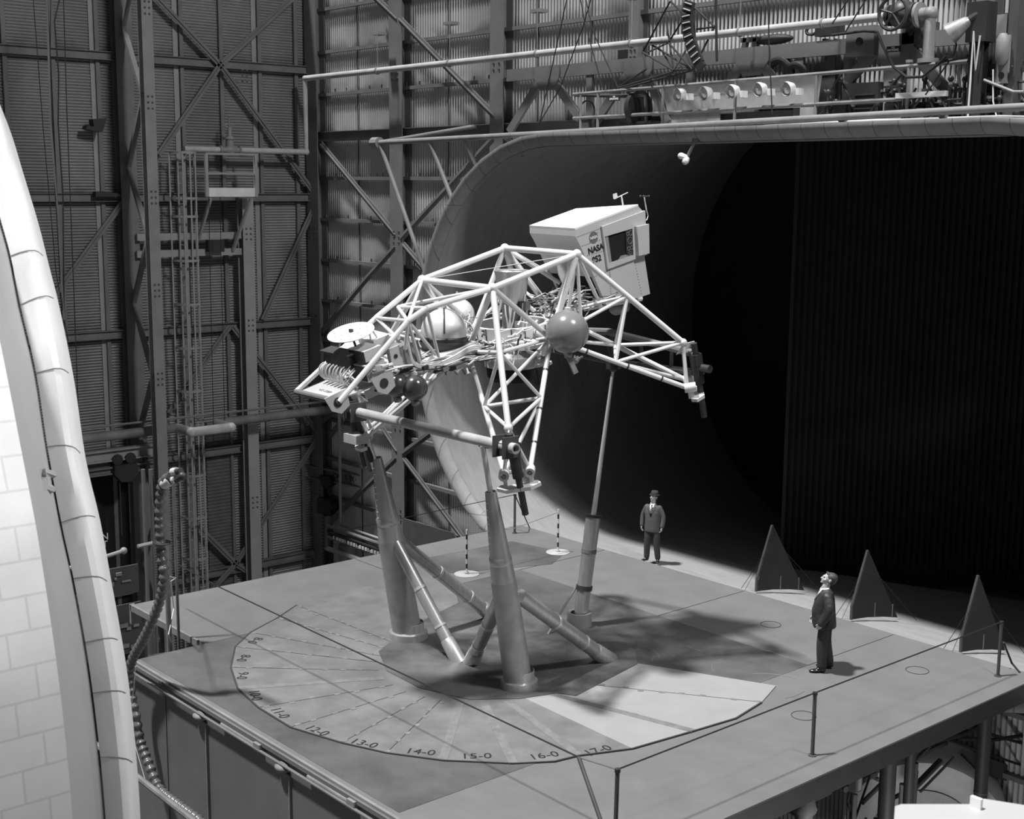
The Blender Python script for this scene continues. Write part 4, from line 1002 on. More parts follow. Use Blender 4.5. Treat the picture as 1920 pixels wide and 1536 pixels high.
# --- cabin
def cab(px, py, w_=.6): return IW(px, py, w_)
pr = [(1078.5, 432), (1078.5, 443), (1088, 461), (1113, 517), (1137, 572), (1202, 557), (1219, 551), (1209, 486), (1207, 398), (1197, 387)]
R_ = [cab(*q) for q in pr]
fr = [0, 0, 0, 0, 0, .35, .43, .43, .43, .43]
Lf = [q-W_*1.2-U_*f_ for q, f_ in zip(R_, fr)]
n_ = len(R_)
cabin = MB().add(R_+Lf, [tuple(range(n_))[::-1], tuple(range(n_, 2*n_))]+[(i, (i+1) % n_, n_+(i+1) % n_, n_+i) for i in range(n_-1)]).build('cabin', M['cream'], ve, smooth=False)
rf = [R_[0], R_[9], Lf[9], Lf[0]]
MB().prism([q+V_*.003 for q in rf], V_*.035).build('roof', M['roof'], cabin, smooth=False)
rp = [R_[3]+(R_[4]-R_[3])*.06, R_[4], Lf[4], Lf[3]+(Lf[4]-Lf[3])*.06]
nb = (R_[4]-R_[3]).cross(W_).normalized()
if nb.dot(U_) > 0: nb = -nb
MB().prism([rp[0]-W_*.08, rp[1]-W_*.08, rp[2]+W_*.08, rp[3]+W_*.08], nb*.012).build('rear_shade', M['deep_black'], cabin, smooth=False)  # black sheet painting in the shade on the cabin's lower rear face
# side door panel with window
WO = .645
def cd(px, py): return cab(px, py, WO)
o_ = [cd(1129, 425), cd(1210, 395), cd(1213, 478), cd(1140, 505)]
i_ = [cd(1134, 444), cd(1186, 428.5), cd(1188, 478.5), cd(1142, 494)]
vs = o_+i_+[q-W_*(WO-.6) for q in o_]+[q-W_*(WO-.6) for q in i_]
fs = [(j, (j+1) % 4, 4+(j+1) % 4, 4+j) for j in range(4)]+[(j, 8+j, 8+(j+1) % 4, (j+1) % 4) for j in range(4)]+[(4+j, 4+(j+1) % 4, 12+(j+1) % 4, 12+j) for j in range(4)]
dr = MB().add(vs, fs).build('side_door', M['cream'], cabin, smooth=False)
wq = [q-W_*(WO-.606) for q in i_]
MB().prism(wq, W_*.004).build('window_interior', M['deep_black'], cabin, smooth=False)
MB().prism([wq[0]+W_*.01, wq[0]*.86+wq[1]*.14+W_*.01, wq[3]*.86+wq[2]*.14+W_*.01, wq[3]+W_*.01], W_*.01).build('seat_edge', M['steel_l'], cabin, smooth=False)
MB().prism([wq[3]*.6+wq[2]*.4+W_*.01, wq[2]*.97+wq[3]*.03+W_*.01, (wq[2]*.92+wq[1]*.08)+W_*.01, wq[3]*.42+wq[2]*.46+wq[0]*.05+wq[1]*.07+W_*.01], W_*.008).build('console', M['steel_l'], cabin, smooth=False)
pn = MB(); e1, e2_ = wq[1], wq[2]; iw_ = (wq[0]-wq[1]).normalized()
MB().prism([e1+W_*.008, e1+iw_*.17+W_*.008, e2_+iw_*.17+W_*.008+(e1-e2_)*.1, e2_+W_*.008+(e1-e2_)*.02], W_*.02).build('instrument_panel', M['dark'], cabin, smooth=False)
for f_, s_, r_ in ((.15, .3, .045), (.15, .75, .03), (.42, .45, .06), (.7, .25, .035), (.7, .7, .035), (.88, .5, .03)):
    pn.path([e1+(e2_-e1)*f_+iw_*.17*s_+W_*.035+(e2_-e1).normalized()*(r_*math.cos(a*PI/7))+iw_*(r_*math.sin(a*PI/7)) for a in range(14)], .006, 5, closed=True)
pn.build('gauges', M['mid'], cabin)
# front side box
bx = [cab(1195, 425, .72), cab(1217, 420, .72), cab(1218, 475, .72), cab(1198, 480, .72)]
MB().prism(bx, -W_*.35).build('side_box', M['cream'], cabin, smooth=False)
# rivet rows
mb = MB()
def rivrow(a, b, n): 
    for k in range(n):
        q = cab(*a, .602)+(cab(*b, .602)-cab(*a, .602))*((k+.5)/n); mb.obox(q, W_, U_, V_, .003, .007, .007)
rivrow((1081, 445), (1127, 428), 16); rivrow((1127, 425), (1145, 520), 26); rivrow((1090, 462), (1126, 450), 12); rivrow((1113, 520), (1140, 508), 8)
rivrow((1142, 505), (1147, 565), 14); rivrow((1190, 490), (1203, 553), 12); rivrow((1100, 480), (1133, 470), 10)
mb.build('rivets', M['steel'], cabin)
sdir = (cab(1210, 395)-cab(1129, 425)).normalized(); udn = V_
text('NASA', .15, IW(1117, 467, .604), sdir, V_, M['ink'], cabin, bold=.03)
text('952', .15, IW(1119, 486, .604), sdir, V_, M['ink'], cabin, bold=.03)
ic = IW(1113, 445.5, .604)
mb = MB().lathe(ic, W_, [(.105, -.002), (.105, .002)], 28); mb.build('insignia_disc', M['steel'], cabin)
text('NASA', .07, ic+W_*.004, sdir, V_, M['wink'], cabin, name='insignia_lettering', bold=.02)
MB().bar(ic+W_*.004-sdir*.12-V_*.06, ic+W_*.004+sdir*.13+V_*.07, .008, .002, up=W_).build('insignia_swoosh', M['steel_d'], cabin)
# vane and anemometer on the cabin
v0 = IW(1169, 391, .35); v1 = IW(1165, 366, .35)
vn = MB().tube(v0, v1, .014, n=8).build('wind_vane', M['white'], cabin)
p_, q_ = IW(1152, 373, .35), IW(1177, 361, .35); MB().tube(p_, q_, .008, n=6).prism([IW(1149, 364, .35), IW(1156, 362, .35), IW(1158, 370, .35), IW(1150, 373, .35)], W_*.008).build('vane_tail', M['white'], vn)
v0 = IW(1212, 394, .62); v1 = IW(1208, 370, .62)
an = MB().tube(v0, v1, .012, n=8).path([v0, IW(1215, 405, .62), IW(1213, 412, .62), IW(1209, 414, .62)], .01, 6).build('anemometer', M['white'], cabin)
mb = MB()
for a in range(3):
    e = v1+Vector((math.cos(a*2.1+.4)*.09, math.sin(a*2.1+.4)*.09, .02)); mb.tube(v1+Z1*.02, e, .005, n=5).ball(e, .022, 8, 6)
mb.build('cups', M['dark'], an)
# cabin mount
MB().prism([IW(1041, 488, .2), IW(1060, 478, .2), IW(1062, 515, .2), IW(1055, 535, .2), IW(1046, 515, .2)], W_*.02).build('cabin_mount_plate', M['cream'], ve, smooth=False)
MB().tube(VP(-.3, 2.4, -1.35), VP(-.2, 1.0, -1.2), .045, n=8).tube(VP(.5, 2.4, -1.35), low['P3'], .045, n=8).tube(IW(1137, 572, .3), IW(1202, 560, .3), .05, n=8).build('cabin_support', M['white'], ve)
MB().ball(IW(1156, 580, .3), .14, 16, 10, sc=(1, 1, .8)).ball(IW(1172, 576, .3), .1, 12, 8).build('cabin_pump', M['mid'], ve)
# --- engine: hangs plumb in its gimbal
G = VP(0, 0, -1.2)
eng = MB().lathe(G, Z1, [(.22, .52), (.26, .66), (.29, 1.0), (.315, 1.08), (.30, 1.10), (.27, 1.08), (.24, .9)], 32, cap=False).build('engine_intake', M['alu'], ve)
MB().lathe(G, Z1, [(.0, .9), (.24, .9)], 24, cap=False).ball(G+Z1*.86, .1, 12, 8).build('intake_hub', M['dark'], eng)
en = MB().lathe(G, Z1, [(.2, .52), (.22, .5), (.17, .42), (.17, .1), (.22, .05), (.22, -.3), (.36, -.42), (.38, -.5)], 28).build('engine_core', M['mid'], ve)
MB().lathe(G, Z1, [(.44, -.42), (.47, -.48), (.47, -.58), (.43, -.62)], 32).build('fan_band', M['alu'], en)
MB().lathe(G, Z1, [(.40, -.60), (.44, -.64), (.42, -.78), (.34, -.86), (.2, -.86)], 32).build('exhaust', M['deep_black'], en)
rn = random.Random(11); mb = MB(); m2 = MB(); m3 = MB()
for k in range(26):
    a = rn.uniform(0, 2*PI); r = rn.uniform(.2, .3); z = rn.uniform(-.3, .5)
    p = G+Vector((r*math.cos(a), r*math.sin(a), z)); (mb if k % 2 else m2).box(p-Vector((.05, .05, .06)), p+Vector((rn.uniform(.03, .08), .05, rn.uniform(.03, .14))))
for k in range(26):
    a = rn.uniform(0, 2*PI); r = .27; z = rn.uniform(-.3, .3); da = rn.uniform(-.7, .7)
    m3.path([G+Vector((r*math.cos(a+da*i/4), r*math.sin(a+da*i/4), z+.13*i+(.05 if i % 2 else 0))) for i in range(4)], .014, 6)
mb.each('gearbox_unit', M['pipe'], en); m2.build('dark_units', M['black'], en); m3.build('fuel_lines', M['bright'], en)
# gimbal ring
rg = []
for k in range(36):
    a = 2*PI*k/36; rg.append((math.cos(a), math.sin(a)))
UR = (U_+Y1*1.6).normalized(); NR = W_.cross(UR).normalized()
def RP(c, s, v): return G+W_*c+UR*s+NR*(v+1.2)
def ringband(mb, r0, r1, v0, v1):
    vs = []
    for c, s in rg: vs += [RP(c*r0, s*r0, v0), RP(c*r1, s*r1, v0), RP(c*r1, s*r1, v1), RP(c*r0, s*r0, v1)]
    n = 36; fs = []
    for k in range(n):
        j = (k+1) % n
        for e in range(4): fs.append((k*4+e, k*4+(e+1) % 4, j*4+(e+1) % 4, j*4+e))
    return mb.add(vs, fs)
gr = ringband(MB(), .60, .68, -1.22, -1.02).build('gimbal_ring', M['white'], ve)
ringband(MB(), .52, .64, -1.42, -1.36).build('lower_ring', M['white'], gr)
mb = MB()
for c, s in rg[::2]: mb.tube(RP(c*.685, s*.685, -1.22), RP(c*.685, s*.685, -1.02), .008, n=5)
for c, s in rg[::3]: mb.tube(RP(c*.6, s*.6, -1.39), RP(c*.64, s*.64, -1.2), .014, n=6)
mb.each('ring_clip', M['dark'], gr)
for s in (-1, 1): MB().tube(VP(.66*s, 0, -1.12), VP(1.0*s, 0, -1.18), .07, n=12).build('gimbal_pivot', M['cream'], gr)
# tanks
def tank(nm, c, r, mm, band=None):
    o = MB().ball(c, r, 36, 20).build(nm, M[mm], ve)
    MB().lathe(c+Z1*(r-.01), Z1, [(.05, 0), (.05, .05), (.02, .06), (.02, .12)], 10).build('tank_fitting', M['white'], o)
    MB().lathe(c-Z1*(r+.08), Z1, [(.04, 0), (.07, .1)], 10).ball(c-Z1*(r+.02)+Vector((.06, 0, 0)), .05, 8, 6).build('drain_fitting', M['mid'], o)
    return o
tk = tank('peroxide_tank', VP(1.48, 0, -1.03), .365, 'tankg')
tb = VP(1.48, 0, -1.03)-Z1*.36
MB().bar(tb, tb+Vector((.12, .1, -.34)), .1, .03).build('tank_bracket', M['mid'], tk)
tank('peroxide_tank', VP(-1.48, 0, -1.03), .33, 'tankw')
c = VP(0, -1.43, -.70)
ft = tank('fuel_tank', c, .39, 'tankw')
MB().lathe(c-Z1*.16, Z1, [(.385, -.02), (.40, 0), (.40, .06), (.385, .08)], 40, cap=False).build('dark_band', M['dark'], ft)
MB().lathe(c-Z1*.45, Z1, [(.1, 0), (.3, .08), (.41, .24), (.42, .29), (.40, .29)], 36, cap=False).build('tank_cradle', M['steel_d'], ft)
MB().path([c+Vector((math.cos(a)*.0+.396*math.cos(a)*.8, .396*math.cos(a)*-.6, .396*math.sin(a))) for a in [PI*k/14 for k in range(15)]], .014, 6).build('tank_strap', M['dark'], ft)
t_ = tank('helium_tank', IW(744, 722, .45), .205, 'tankd'); t_ = tank('helium_tank', IW(777, 727, .65), .215, 'tankd')
# equipment bay
e_l, e_r = IW(555, 735, -.62), IW(636, 754, .5)
def wv(px, py, w_): return IW(px, py, w_)
cL, cR = wv(705, 596, -.85), wv(765, 602, .72)
bL = wv(745, 575, -.92)
MB().tube(top[(-1, -1)], cL, RT, n=10).tube(cL, e_l, .045, n=10).build('bay_side_tube', M['white'], ve)
fR = wv(800, 578, .82)
MB().tube(top[(1, -1)], fR, RT, n=10).tube(fR, cR, RT, n=10).tube(cR, e_r, .045, n=10).build('bay_side_tube', M['white'], ve)
for a, b in ((cL, cR), (bL, fR), (cL, wv(745, 634, .2)), (bL, cR), (top[(-1, -1)], cR), (top[(1, -1)], bL), (cR, wv(817, 665, .5)), (fR, wv(822, 668, .5)), (cR, wv(790, 690, .5)), (bL, wv(778, 640, -.6)), (wv(748, 634, .3), wv(700, 622, -.7)), (cR, wv(760, 655, .6))):
    MB().tube(a, b, .03, n=8).build('bay_brace', M['white'], ve)
MB().tube(top[(-1, -1)], top[(1, 1)], .008, n=5).build('diagonal_wire', M['mid'], ve)
MB().tube(e_l, e_r, .05, n=10).build('bay_end_tube', M['steel'], ve)
tr = [IV(567, 732, -1.08), IV(618, 748, -1.12), IV(665, 718, -1.08), IV(612, 712, -1.08)]
q0, q1, q2, q3 = e_l+U_*.08, e_r+U_*.08-W_*.12, None, None
q2 = q1+U_*1.0-V_*.02; q3 = q0+U_*1.0-V_*.02
ty = MB().prism([q0, q1, q2, q3], -V_*.025).build('tray', M['cream'], ve, smooth=False)
text('NO STEP', .09, (q0+q1)/2+U_*.14-W_*.05+V_*.004, W_, U_, M['steel_d'], ty, depth=.001)
gb = [e_r-V_*.1, e_r+U_*2.6-V_*.34]
mb = MB().bar(e_r+U_*.5-W_*.02-V_*.08, e_r+U_*2.9-W_*.02-V_*.05, .02, .15, up=V_).bar(e_l+U_*.3-V_*.08, e_l+U_*2.9-V_*.08, .02, .15, up=V_)
gd = mb.build('bay_girder', M['cream'], ve)
mb = MB()
for k in range(11): p = e_r+U_*(.7+.2*k)-W_*.0-V_*.07; mb.lathe(p, W_, [(.018, -.015), (.018, .012)], 8)
mb.build('lightening_holes', M['black'], gd)
deckp = MB().prism([e_l+U_*1.0, e_r+U_*1.0-W_*.08, e_r+U_*2.9-W_*.08, e_l+U_*2.9], -V_*.02).build('bay_deck', M['cream'], ve, smooth=False)
for p, sz in ((wv(632, 752, .45), .2), (wv(718, 716, .62), .2)):
    g = MB().prism([p+U_*-.22+V_*.12, p+U_*.2+V_*.14, p+U_*.2-V_*.14, p+U_*.02-V_*.22, p-U_*.14-V_*.12], W_*.02).build('gusset_bracket', M['cream'], ve, smooth=False)
    MB().lathe(p+W_*.02-V_*.02, W_, [(.08, 0), (.08, .012)], 16).build('round_hole', M['dark'], g)
# avionics boxes
def vbox(nm, p, hw, hu, hv, mm): return MB().obox(p, W_, U_, V_, hw, hu, hv).build(nm, M[mm], ve, smooth=False)
base = e_l+U_*1.0
bq = lambda w_, u_, v_: e_l+(e_r-e_l).normalized()*w_+U_*u_+V_*v_
bx = vbox('avionics_box', IW(686, 661, .25), .21, .17, .09, 'cream'); MB().obox(IW(686, 661, .25)-U_*.175, W_, U_, V_, .20, .006, .08).build('dark_face', M['dark'], bx)
bx = vbox('avionics_box', IW(690, 692, .25), .23, .19, .14, 'cream'); MB().obox(IW(690, 692, .25)-U_*.195, W_, U_, V_, .21, .006, .12).build('dark_face', M['black'], bx)
vbox('avionics_box', IW(702, 640, -.15), .22, .16, .09, 'bright'); vbox('avionics_box', IW(672, 648, -.45), .12, .35, .06, 'bright')
bx = vbox('relay_rack', IW(640, 672, -.2), .36, .08, .11, 'dark'); MB().obox(IW(636, 659, -.2), W_, U_, V_, .40, .12, .01).build('rack_lid', M['steel_d'], bx)
bx = vbox('battery_box', IW(757, 662, .35), .16, .22, .17, 'mid'); MB().obox(IW(742, 668, .52), U_, W_, V_, .10, .015, .16).build('gusset_plate', M['cream'], bx); MB().lathe(IW(742, 668, .54), W_, [(.035, 0), (.035, .01)], 12).build('round_hole', M['black'], bx)
mb = MB(); rn = random.Random(2)
for k in range(7):
    x0 = .1*k
    for s in (0, 1):
        c = IW(640, 700, -.2)+W_*(x0-.33)-U_*.05+V_*.04*s; mb.path([c+U_*(-.12*math.sin(PI*j/8)-.03*s)+V_*(.13*math.cos(PI*j/8))+W_*rn.uniform(-.01, .01) for j in range(9)], .013, 6)
for k in range(14):
    c = IW(668, 695, .15)+W_*rn.uniform(-.15, .2)-U_*.1+V_*rn.uniform(-.1, .12); mb.path([c, c+U_*-.12-V_*.06, c+U_*-.06-V_*.16+W_*rn.uniform(-.1, .1)], .010, 5)
mb.build('cable_loops', M['white'], ve)
# round plate on a stalk
dc = wv(658, 624, 0)
Dn = (V_+(CAM-OV).normalized()*.12).normalized()
dpl = MB().lathe(dc, Dn, [(.0, 0), (.385, 0), (.385, .012), (.0, .012)], 48, cap=False).build('round_plate', M['white'], ve)
mb = MB(); sa, sb_, _ = frame(Dn)
for r_, n2 in ((.16, 6), (.28, 10)):
    for k in range(n2): a = 2*PI*k/n2+.3; mb.lathe(dc+Dn*.012+sa*(r_*math.cos(a))+sb_*(r_*math.sin(a)), Dn, [(.009, 0), (.009, .003)], 8)
mb.box(dc+Dn*.01-Vector((.03, .02, 0)), dc+Dn*.01+Vector((.03, .03, .05))); mb.build('plate_bolts', M['dark'], dpl)
MB().tube(dc, wv(668, 653, 0), .02, n=8).build('stalk', M['dark'], dpl)
for a, b in (((694, 613), (718, 650)), ((640, 636), (636, 650)), ((692, 620), (696, 640))): MB().tube(wv(*a, 0), wv(*b, 0), .016, n=6).build('plate_leg', M['white'], dpl)
# wiring harnesses over the frame
rn = random.Random(21)
wa = MB(); wb_ = MB()
def wander(a, b, n, j): return [a+(b-a)*(i/(n-1))+Vector((rn.uniform(-j, j), rn.uniform(-j, j), rn.uniform(-j, j)))*(0 if i in (0, n-1) else 1) for i in range(n)]
for k in range(64):
    a = rn.uniform(0, 2*PI); a2 = a+rn.uniform(-1.1, 1.1); r1 = rn.uniform(.62, 1.1); r2 = rn.uniform(.62, 1.15)
    p = VP(r1*math.cos(a), r1*math.sin(a), rn.uniform(-1.32, -.85)); q = VP(r2*math.cos(a2), r2*math.sin(a2), rn.uniform(-1.35, -.8))
    (wa if k % 4 else wb_).path(wander(p, q, 6, .05), rn.choice((.008, .012, .018)), 5)
for k in range(34):   # toward the cabin
    p = VP(rn.uniform(-.5, .9), rn.uniform(.6, 1.1), rn.uniform(-1.2, -.7)); q = VP(rn.uniform(-.2, .8), rn.uniform(1.1, 2.3), rn.uniform(-1.25, -.75))
    (wa if k % 3 else wb_).path(wander(p, q, 6, .07), rn.choice((.008, .014)), 5)
for k in range(40):   # toward the equipment bay
    p = VP(rn.uniform(-.5, .7), rn.uniform(-1.0, -.7), rn.uniform(-1.35, -1.1)); q = IW(rn.uniform(700, 830), rn.uniform(685, 700), rn.uniform(.2, .7))
    (wa if k % 3 else wb_).path(wander(p, q, 7, .06), rn.choice((.008, .012, .018)), 5)
for k in range(24):
    a = rn.uniform(0, 2*PI); p = VP(.9*math.cos(a), .9*math.sin(a), -1.25); wa.path(wander(p, p+Vector((rn.uniform(-.15, .15), rn.uniform(-.15, .15), -.25)), 5, .05), .009, 5)
o = wa.build('wiring', M['white'], ve); o['kind'] = 'stuff'
o = wb_.build('dark_hoses', M['dark'], ve); o['kind'] = 'stuff'
mb = MB(); m2 = MB()
for k in range(46):
    sec = k % 3
    if sec == 0: a = rn.uniform(0, 2*PI); p = VP(.85*math.cos(a), .85*math.sin(a), rn.uniform(-1.3, -1.0))
    elif sec == 1: p = VP(rn.uniform(0, .8), rn.uniform(.9, 2.0), rn.uniform(-1.25, -1.0))
    else: p = IW(rn.uniform(690, 880), rn.uniform(682, 700), rn.uniform(.2, .7))
    (mb if k % 2 else m2).obox(p, W_, U_, V_, rn.uniform(.015, .05), rn.uniform(.02, .06), rn.uniform(.015, .035))
o = mb.build('small_fittings', M['pipe'], ve); o['kind'] = 'stuff'; o = m2.build('dark_fittings', M['dark'], ve); o['kind'] = 'stuff'
# main hose sweeping under the fuel tank
for off in (0, .04, .08): MB().path(smooth([IW(765, 622, .6), IW(768, 655+off*80, .6), IW(780, 682+off*60, .6), IW(815, 683+off*90, .6), IW(850, 668+off*90, .55), IW(890, 648+off*90, .5), VP(.4, -.75, -1.25-off), VP(.8, -.3, -1.2)], 5), .016, 8).build('harness_hose', M['white'], ve)
# thrusters clusters under the left
for p in (IW(870, 690, .6), IW(1085, 668, 1.3), IW(1018, 668, .9)):
    m_ = MB()
    for k in range(4): m_.lathe(p+Vector((rn.uniform(-.08, .08), rn.uniform(-.08, .08), 0)), Vector((rn.uniform(-1, 1), rn.uniform(-1, 1), -.6)), [(.015, 0), (.02, .06), (.045, .13)], 10)
    m_.build('thruster_cluster', M['mid'], ve)

# ---- mounting pipes
cA = VP(-2.23, -2.19, -2.2); cD = VP(2.23, -2.19, -2.2)
pL, pR = PY(650, 768, 13.5), PY(968, 842, 13.5)
t = thing('mounting_pipe', 'long pale pipe joining the two front landing legs to the support struts', 'pipe', (pL+pR)/2)
MB().lathe(pL, (pR-pL), [(.085, 0), (.085, (pR-pL).length), (.06, (pR-pL).length), (.06, (pR-pL).length-.1)], 20, cap=False).build('pipe', M['pipe_l'], t)
d = (pR-pL).normalized()
for f_ in (.03, .08, .92, .97): 
    p = pL+(pR-pL)*f_; MB().obox(p, d, d.cross(Z1), Z1, .015, .16, .17).build('clamp_plate', M['steel_d'], t)
for p, s0 in ((pL+(pR-pL)*.055, cA), (pL+(pR-pL)*.945, cD)): MB().obox((p+s0)/2, d, d.cross(Z1), Z1, .1, abs((s0-p).length)/2+.06, .1).build('leg_clamp', M['dark'], t)
MB().prism([aB+Vector((-.3, 0, .1)), aB+Vector((.25, 0, .1)), aB+Vector((.12, 0, -.03)), aB+Vector((-.1, 0, -.03))], Y1*.05).build('rod_bracket', M['dark'], t)
MB().obox(PX(668, 822, bA.x), X1, Y1, Z1, .2, .14, .08).build('servo_box', M['pipe_l'], t)
MB().tube(PX(681, 832, bA.x-.1), PX(694, 884, bA.x-.1), .04, n=10).build('hanging_rod', M['steel'], t)
rC = VP(2.23, 2.19, -2.45); rB_ = VP(-2.23, 2.19, -2.45)
t = thing('rear_mounting_frame', 'dark triangular pipe frame behind the right landing leg', 'pipe frame', aC+Z1*.1)
rC2 = VP(2.23, 2.19, -2.1); rB2 = VP(-2.23, 2.19, -2.1); md = aC+Z1*.12
MB().tube(md, rC, .06, n=10).tube(md, rB_, .06, n=10).build('lower_pipe', M['steel_d'], t)
mt_ = PX(1140, 622, bC.x); MB().tube(mt_, rC2, .07, n=10).tube(mt_, rB2, .07, n=10).build('upper_pipe', M['pipe_d'], t)
for f_ in (0, .35, .7): MB().tube(md+(rC-md)*f_, mt_+(rC2-mt_)*(f_+.05), .035, n=8).tube(md+(rB_-md)*f_, mt_+(rB2-mt_)*(f_+.05), .035, n=8).build('frame_web', M['steel_d'], t)
MB().obox(rC+V_*.15, W_, U_, V_, .09, .07, .2).tube(rC+V_*.1, rC+V_*.1+W_*.3, .07, n=12).build('leg_clamp', M['dark'], t)

# ================================================================== FINS on the tunnel floor
for (bl, br, ap), lb in ((((1418, 1109), (1508, 1107), (1448, 985)), 'dark triangular fin on the tunnel floor, leftmost of three'),
                         (((1596, 1162), (1683, 1158), (1627, 1032)), 'dark triangular fin on the tunnel floor behind the man in the leather jacket'),
                         (((1801, 1223), (1885, 1220), (1834, 1079)), 'dark triangular fin on the tunnel floor, rightmost of three')):
    B0, B1 = PZ(*bl, ZF), PZ(*br, ZF); f_ = .34; foot = B0+(B1-B0)*f_
    dd = B1-B0; nn = dd.cross(Z1).normalized(); 
    if nn.dot(CAM-B0) < 0: nn = -nn
    # plane through base line, vertical
    r_ = ray(*ap); tt_ = (B0-CAM).dot(nn)/r_.dot(nn); A_ = CAM+r_*tt_
    t = thing('wind_fin', lb, 'fin', (B0+B1)/2, 'three fins on the tunnel floor')
    prf = [B0, B0+dd*.35+Z1*.035, B0+dd*.7+Z1*.03, B1, A_+dd.normalized()*.02, A_-dd.normalized()*.02]
    MB().prism(prf, -nn*.035).build('blade', M['plat_e'], t)
    MB().bar(A_, B0+Z1*.3, .05, .05).bar(B0, B0+Z1*.32, .05, .05).build('leading_edge', M['steel_d'], t)
    for k, (ff, rr) in enumerate(((-.25, .5), (-.35, .35), (1.15, -.3), (1.3, -.2))):
        MB().tube(B0+(A_-B0)*.6 if k < 2 else B1+(A_-B1)*.6, B0+dd*ff+nn*.25*(1 if k % 2 else -1), .006, n=4).build('guy_wire', M['cable'], t)
    MB().bar(B0+dd*.5+Z1*.03, B0+dd*.5+Z1*.35, .02, .02).bar(B0+dd*.88+Z1*.03, B0+dd*.88+Z1*.3, .02, .02).each('stiffener', M['steel'], t)
tag(MB().path([PZ(1882, 1205, .5), PZ(1897, 1243, .0), PZ(1912, 1262, .0)], .02, 5).build('tie_chain', M['cable']), 'dark chain at the far right corner of the deck', 'chain')

# ================================================================== NEAR TUNNEL SHELL at the left
def sh(pts, Y): return smooth([PY(x, y, Y) for x, y in pts], 4)
e0 = [(-60, 60), (0, 205), (30, 300), (60, 400), (80, 480), (100, 560), (128, 700), (150, 850), (178, 970), (200, 1090), (220, 1200), (235, 1300), (248, 1430), (255, 1536), (258, 1660)]
e1 = [(-120, 60), (-50, 205), (-28, 300), (-2, 400), (20, 480), (38, 572), (68, 700), (89, 838), (115, 980), (138, 1085), (160, 1205), (174, 1300), (188, 1420), (198, 1536), (204, 1660)]
e2 = [(-190, 60), (-125, 205), (-95, 300), (-62, 400), (-38, 500), (-12, 600), (12, 715), (38, 850), (64, 985), (80, 1085), (97, 1200), (110, 1300), (123, 1420), (133, 1536), (140, 1660)]
ns = thing('tunnel_collector_shell', 'bright out-of-focus curved shell edge at the left foreground', 'wind tunnel', PY(250, 1660, 4.2))
A0, A1, A2 = sh(e0, 4.25), sh(e1, 4.0), sh(e2, 3.55)
def strip(mb, rows):
    n = len(rows[0]); vs = [p for r in rows for p in r]
    return mb.add(vs, [(i*n+k, i*n+k+1, (i+1)*n+k+1, (i+1)*n+k) for i in range(len(rows)-1) for k in range(n-1)])
bul = [[a+(b-a)*f_+Vector((.10, .0, .05))*math.sin(PI*f_) for a, b in zip(A0, A1)] for f_ in (0, .1, .25, .4, .6, .8, 1)]
back = [[a+Vector((-.25, .15, -.1)) for a in A0]]
strip(MB(), back+bul).build('rolled_lip', M['shellw'], ns)
strip(MB(), [[p+Vector((-.03, 0, -.01)) for p in A1], A2]).build('shaded_band', M['shellg'], ns)  # shade of the recessed surface put into its grey colour
A3 = [p+Vector((.02, -4.5, .0)) for p in A2]
strip(MB(), [[p+Vector((.03, 0, .01)) for p in A2], A3]).build('panelled_shell', M['shell'], ns)
# seams on the lip
mb = MB()
for px, py in ((85, 478), (105, 590), (128, 700), (148, 850), (170, 990), (208, 1095), (228, 1215), (238, 1330), (250, 1450)):
    k = 4*min(range(len(e0)), key=lambda i: abs(e0[i][1]-py)); mb.path([row[k]+Vector((.003, 0, .002)) for row in bul], .004, 4)
mb.each('lip_seam', M['steel_l'], ns)
MB().tube(PY(-40, 925, 3.75), PY(62, 905, 3.75), .12, n=10).path([PY(60, 895, 3.8), PY(85, 885, 3.85), PY(100, 890, 3.95)], .03, 6).path([PY(60, 915, 3.8), PY(80, 912, 3.85), PY(98, 918, 3.95)], .03, 6).build('hinge_bar', M['shellg'], ns)

# near white ledge at bottom right
c = PZ(1800, 1510, 5.0)
mb = MB().prism([PZ(x, y, 5.2) for x, y in ((1678, 1512), (1690, 1508), (1820, 1508), (1845, 1498), (1935, 1512), (1960, 1640), (1670, 1640))], Vector((0, 0, -.25)))
tag(mb.build('white_ledge', M['cream'], smooth=False), 'blurred white ledge at the bottom right corner in the foreground', 'ledge')
tag(MB().box(PZ(1822, 1510, 5.2), PZ(1838, 1520, 5.2)+Z1*.06).build('ledge_block', M['roof']), 'small white block on the blurred ledge', 'block')

# ================================================================== CORRUGATED AIR HOSE and pole at the left
hp = [(322, 893), (306, 905), (301, 935), (300, 980), (303, 1040), (308, 1080), (300, 1125), (285, 1165), (268, 1200), (249, 1235), (243, 1265), (246, 1300), (254, 1340), (262, 1385), (278, 1430), (300, 1480), (338, 1512), (375, 1540), (390, 1560)]
hq = [PY(x, y, 9.75) for x, y in hp]
hs = smooth(hq, 12)
acc = 0; rs = []; res = []
for a, b in zip(hs, hs[1:]):
    L = (b-a).length; n = max(1, int(L/.012))
    for k in range(n): res.append(a+(b-a)*(k/n))
for i, p in enumerate(res): rs.append(.078+.013*math.sin(i*.012/.115*2*PI))
t = thing('air_hose', 'thick ribbed black hose looping down in front of the deck corner', 'hose', res[-1])
MB().path(res, rs, 14).build('hose', mat('hose_rubber', .12, .3, var=.1, spec=.7), t)
c = PY(325, 892, 9.8)
va = thing('hose_valve', 'pipe elbows and brass coupling where the ribbed hose begins', 'valve', c)
MB().path([PY(312, 903, 9.75), PY(330, 902, 9.75), PY(342, 893, 9.75), PY(340, 883, 9.75), PY(322, 886, 9.75)], .05, 10).ball(PY(342, 893, 9.75), .07).build('elbow', M['dark'], va)
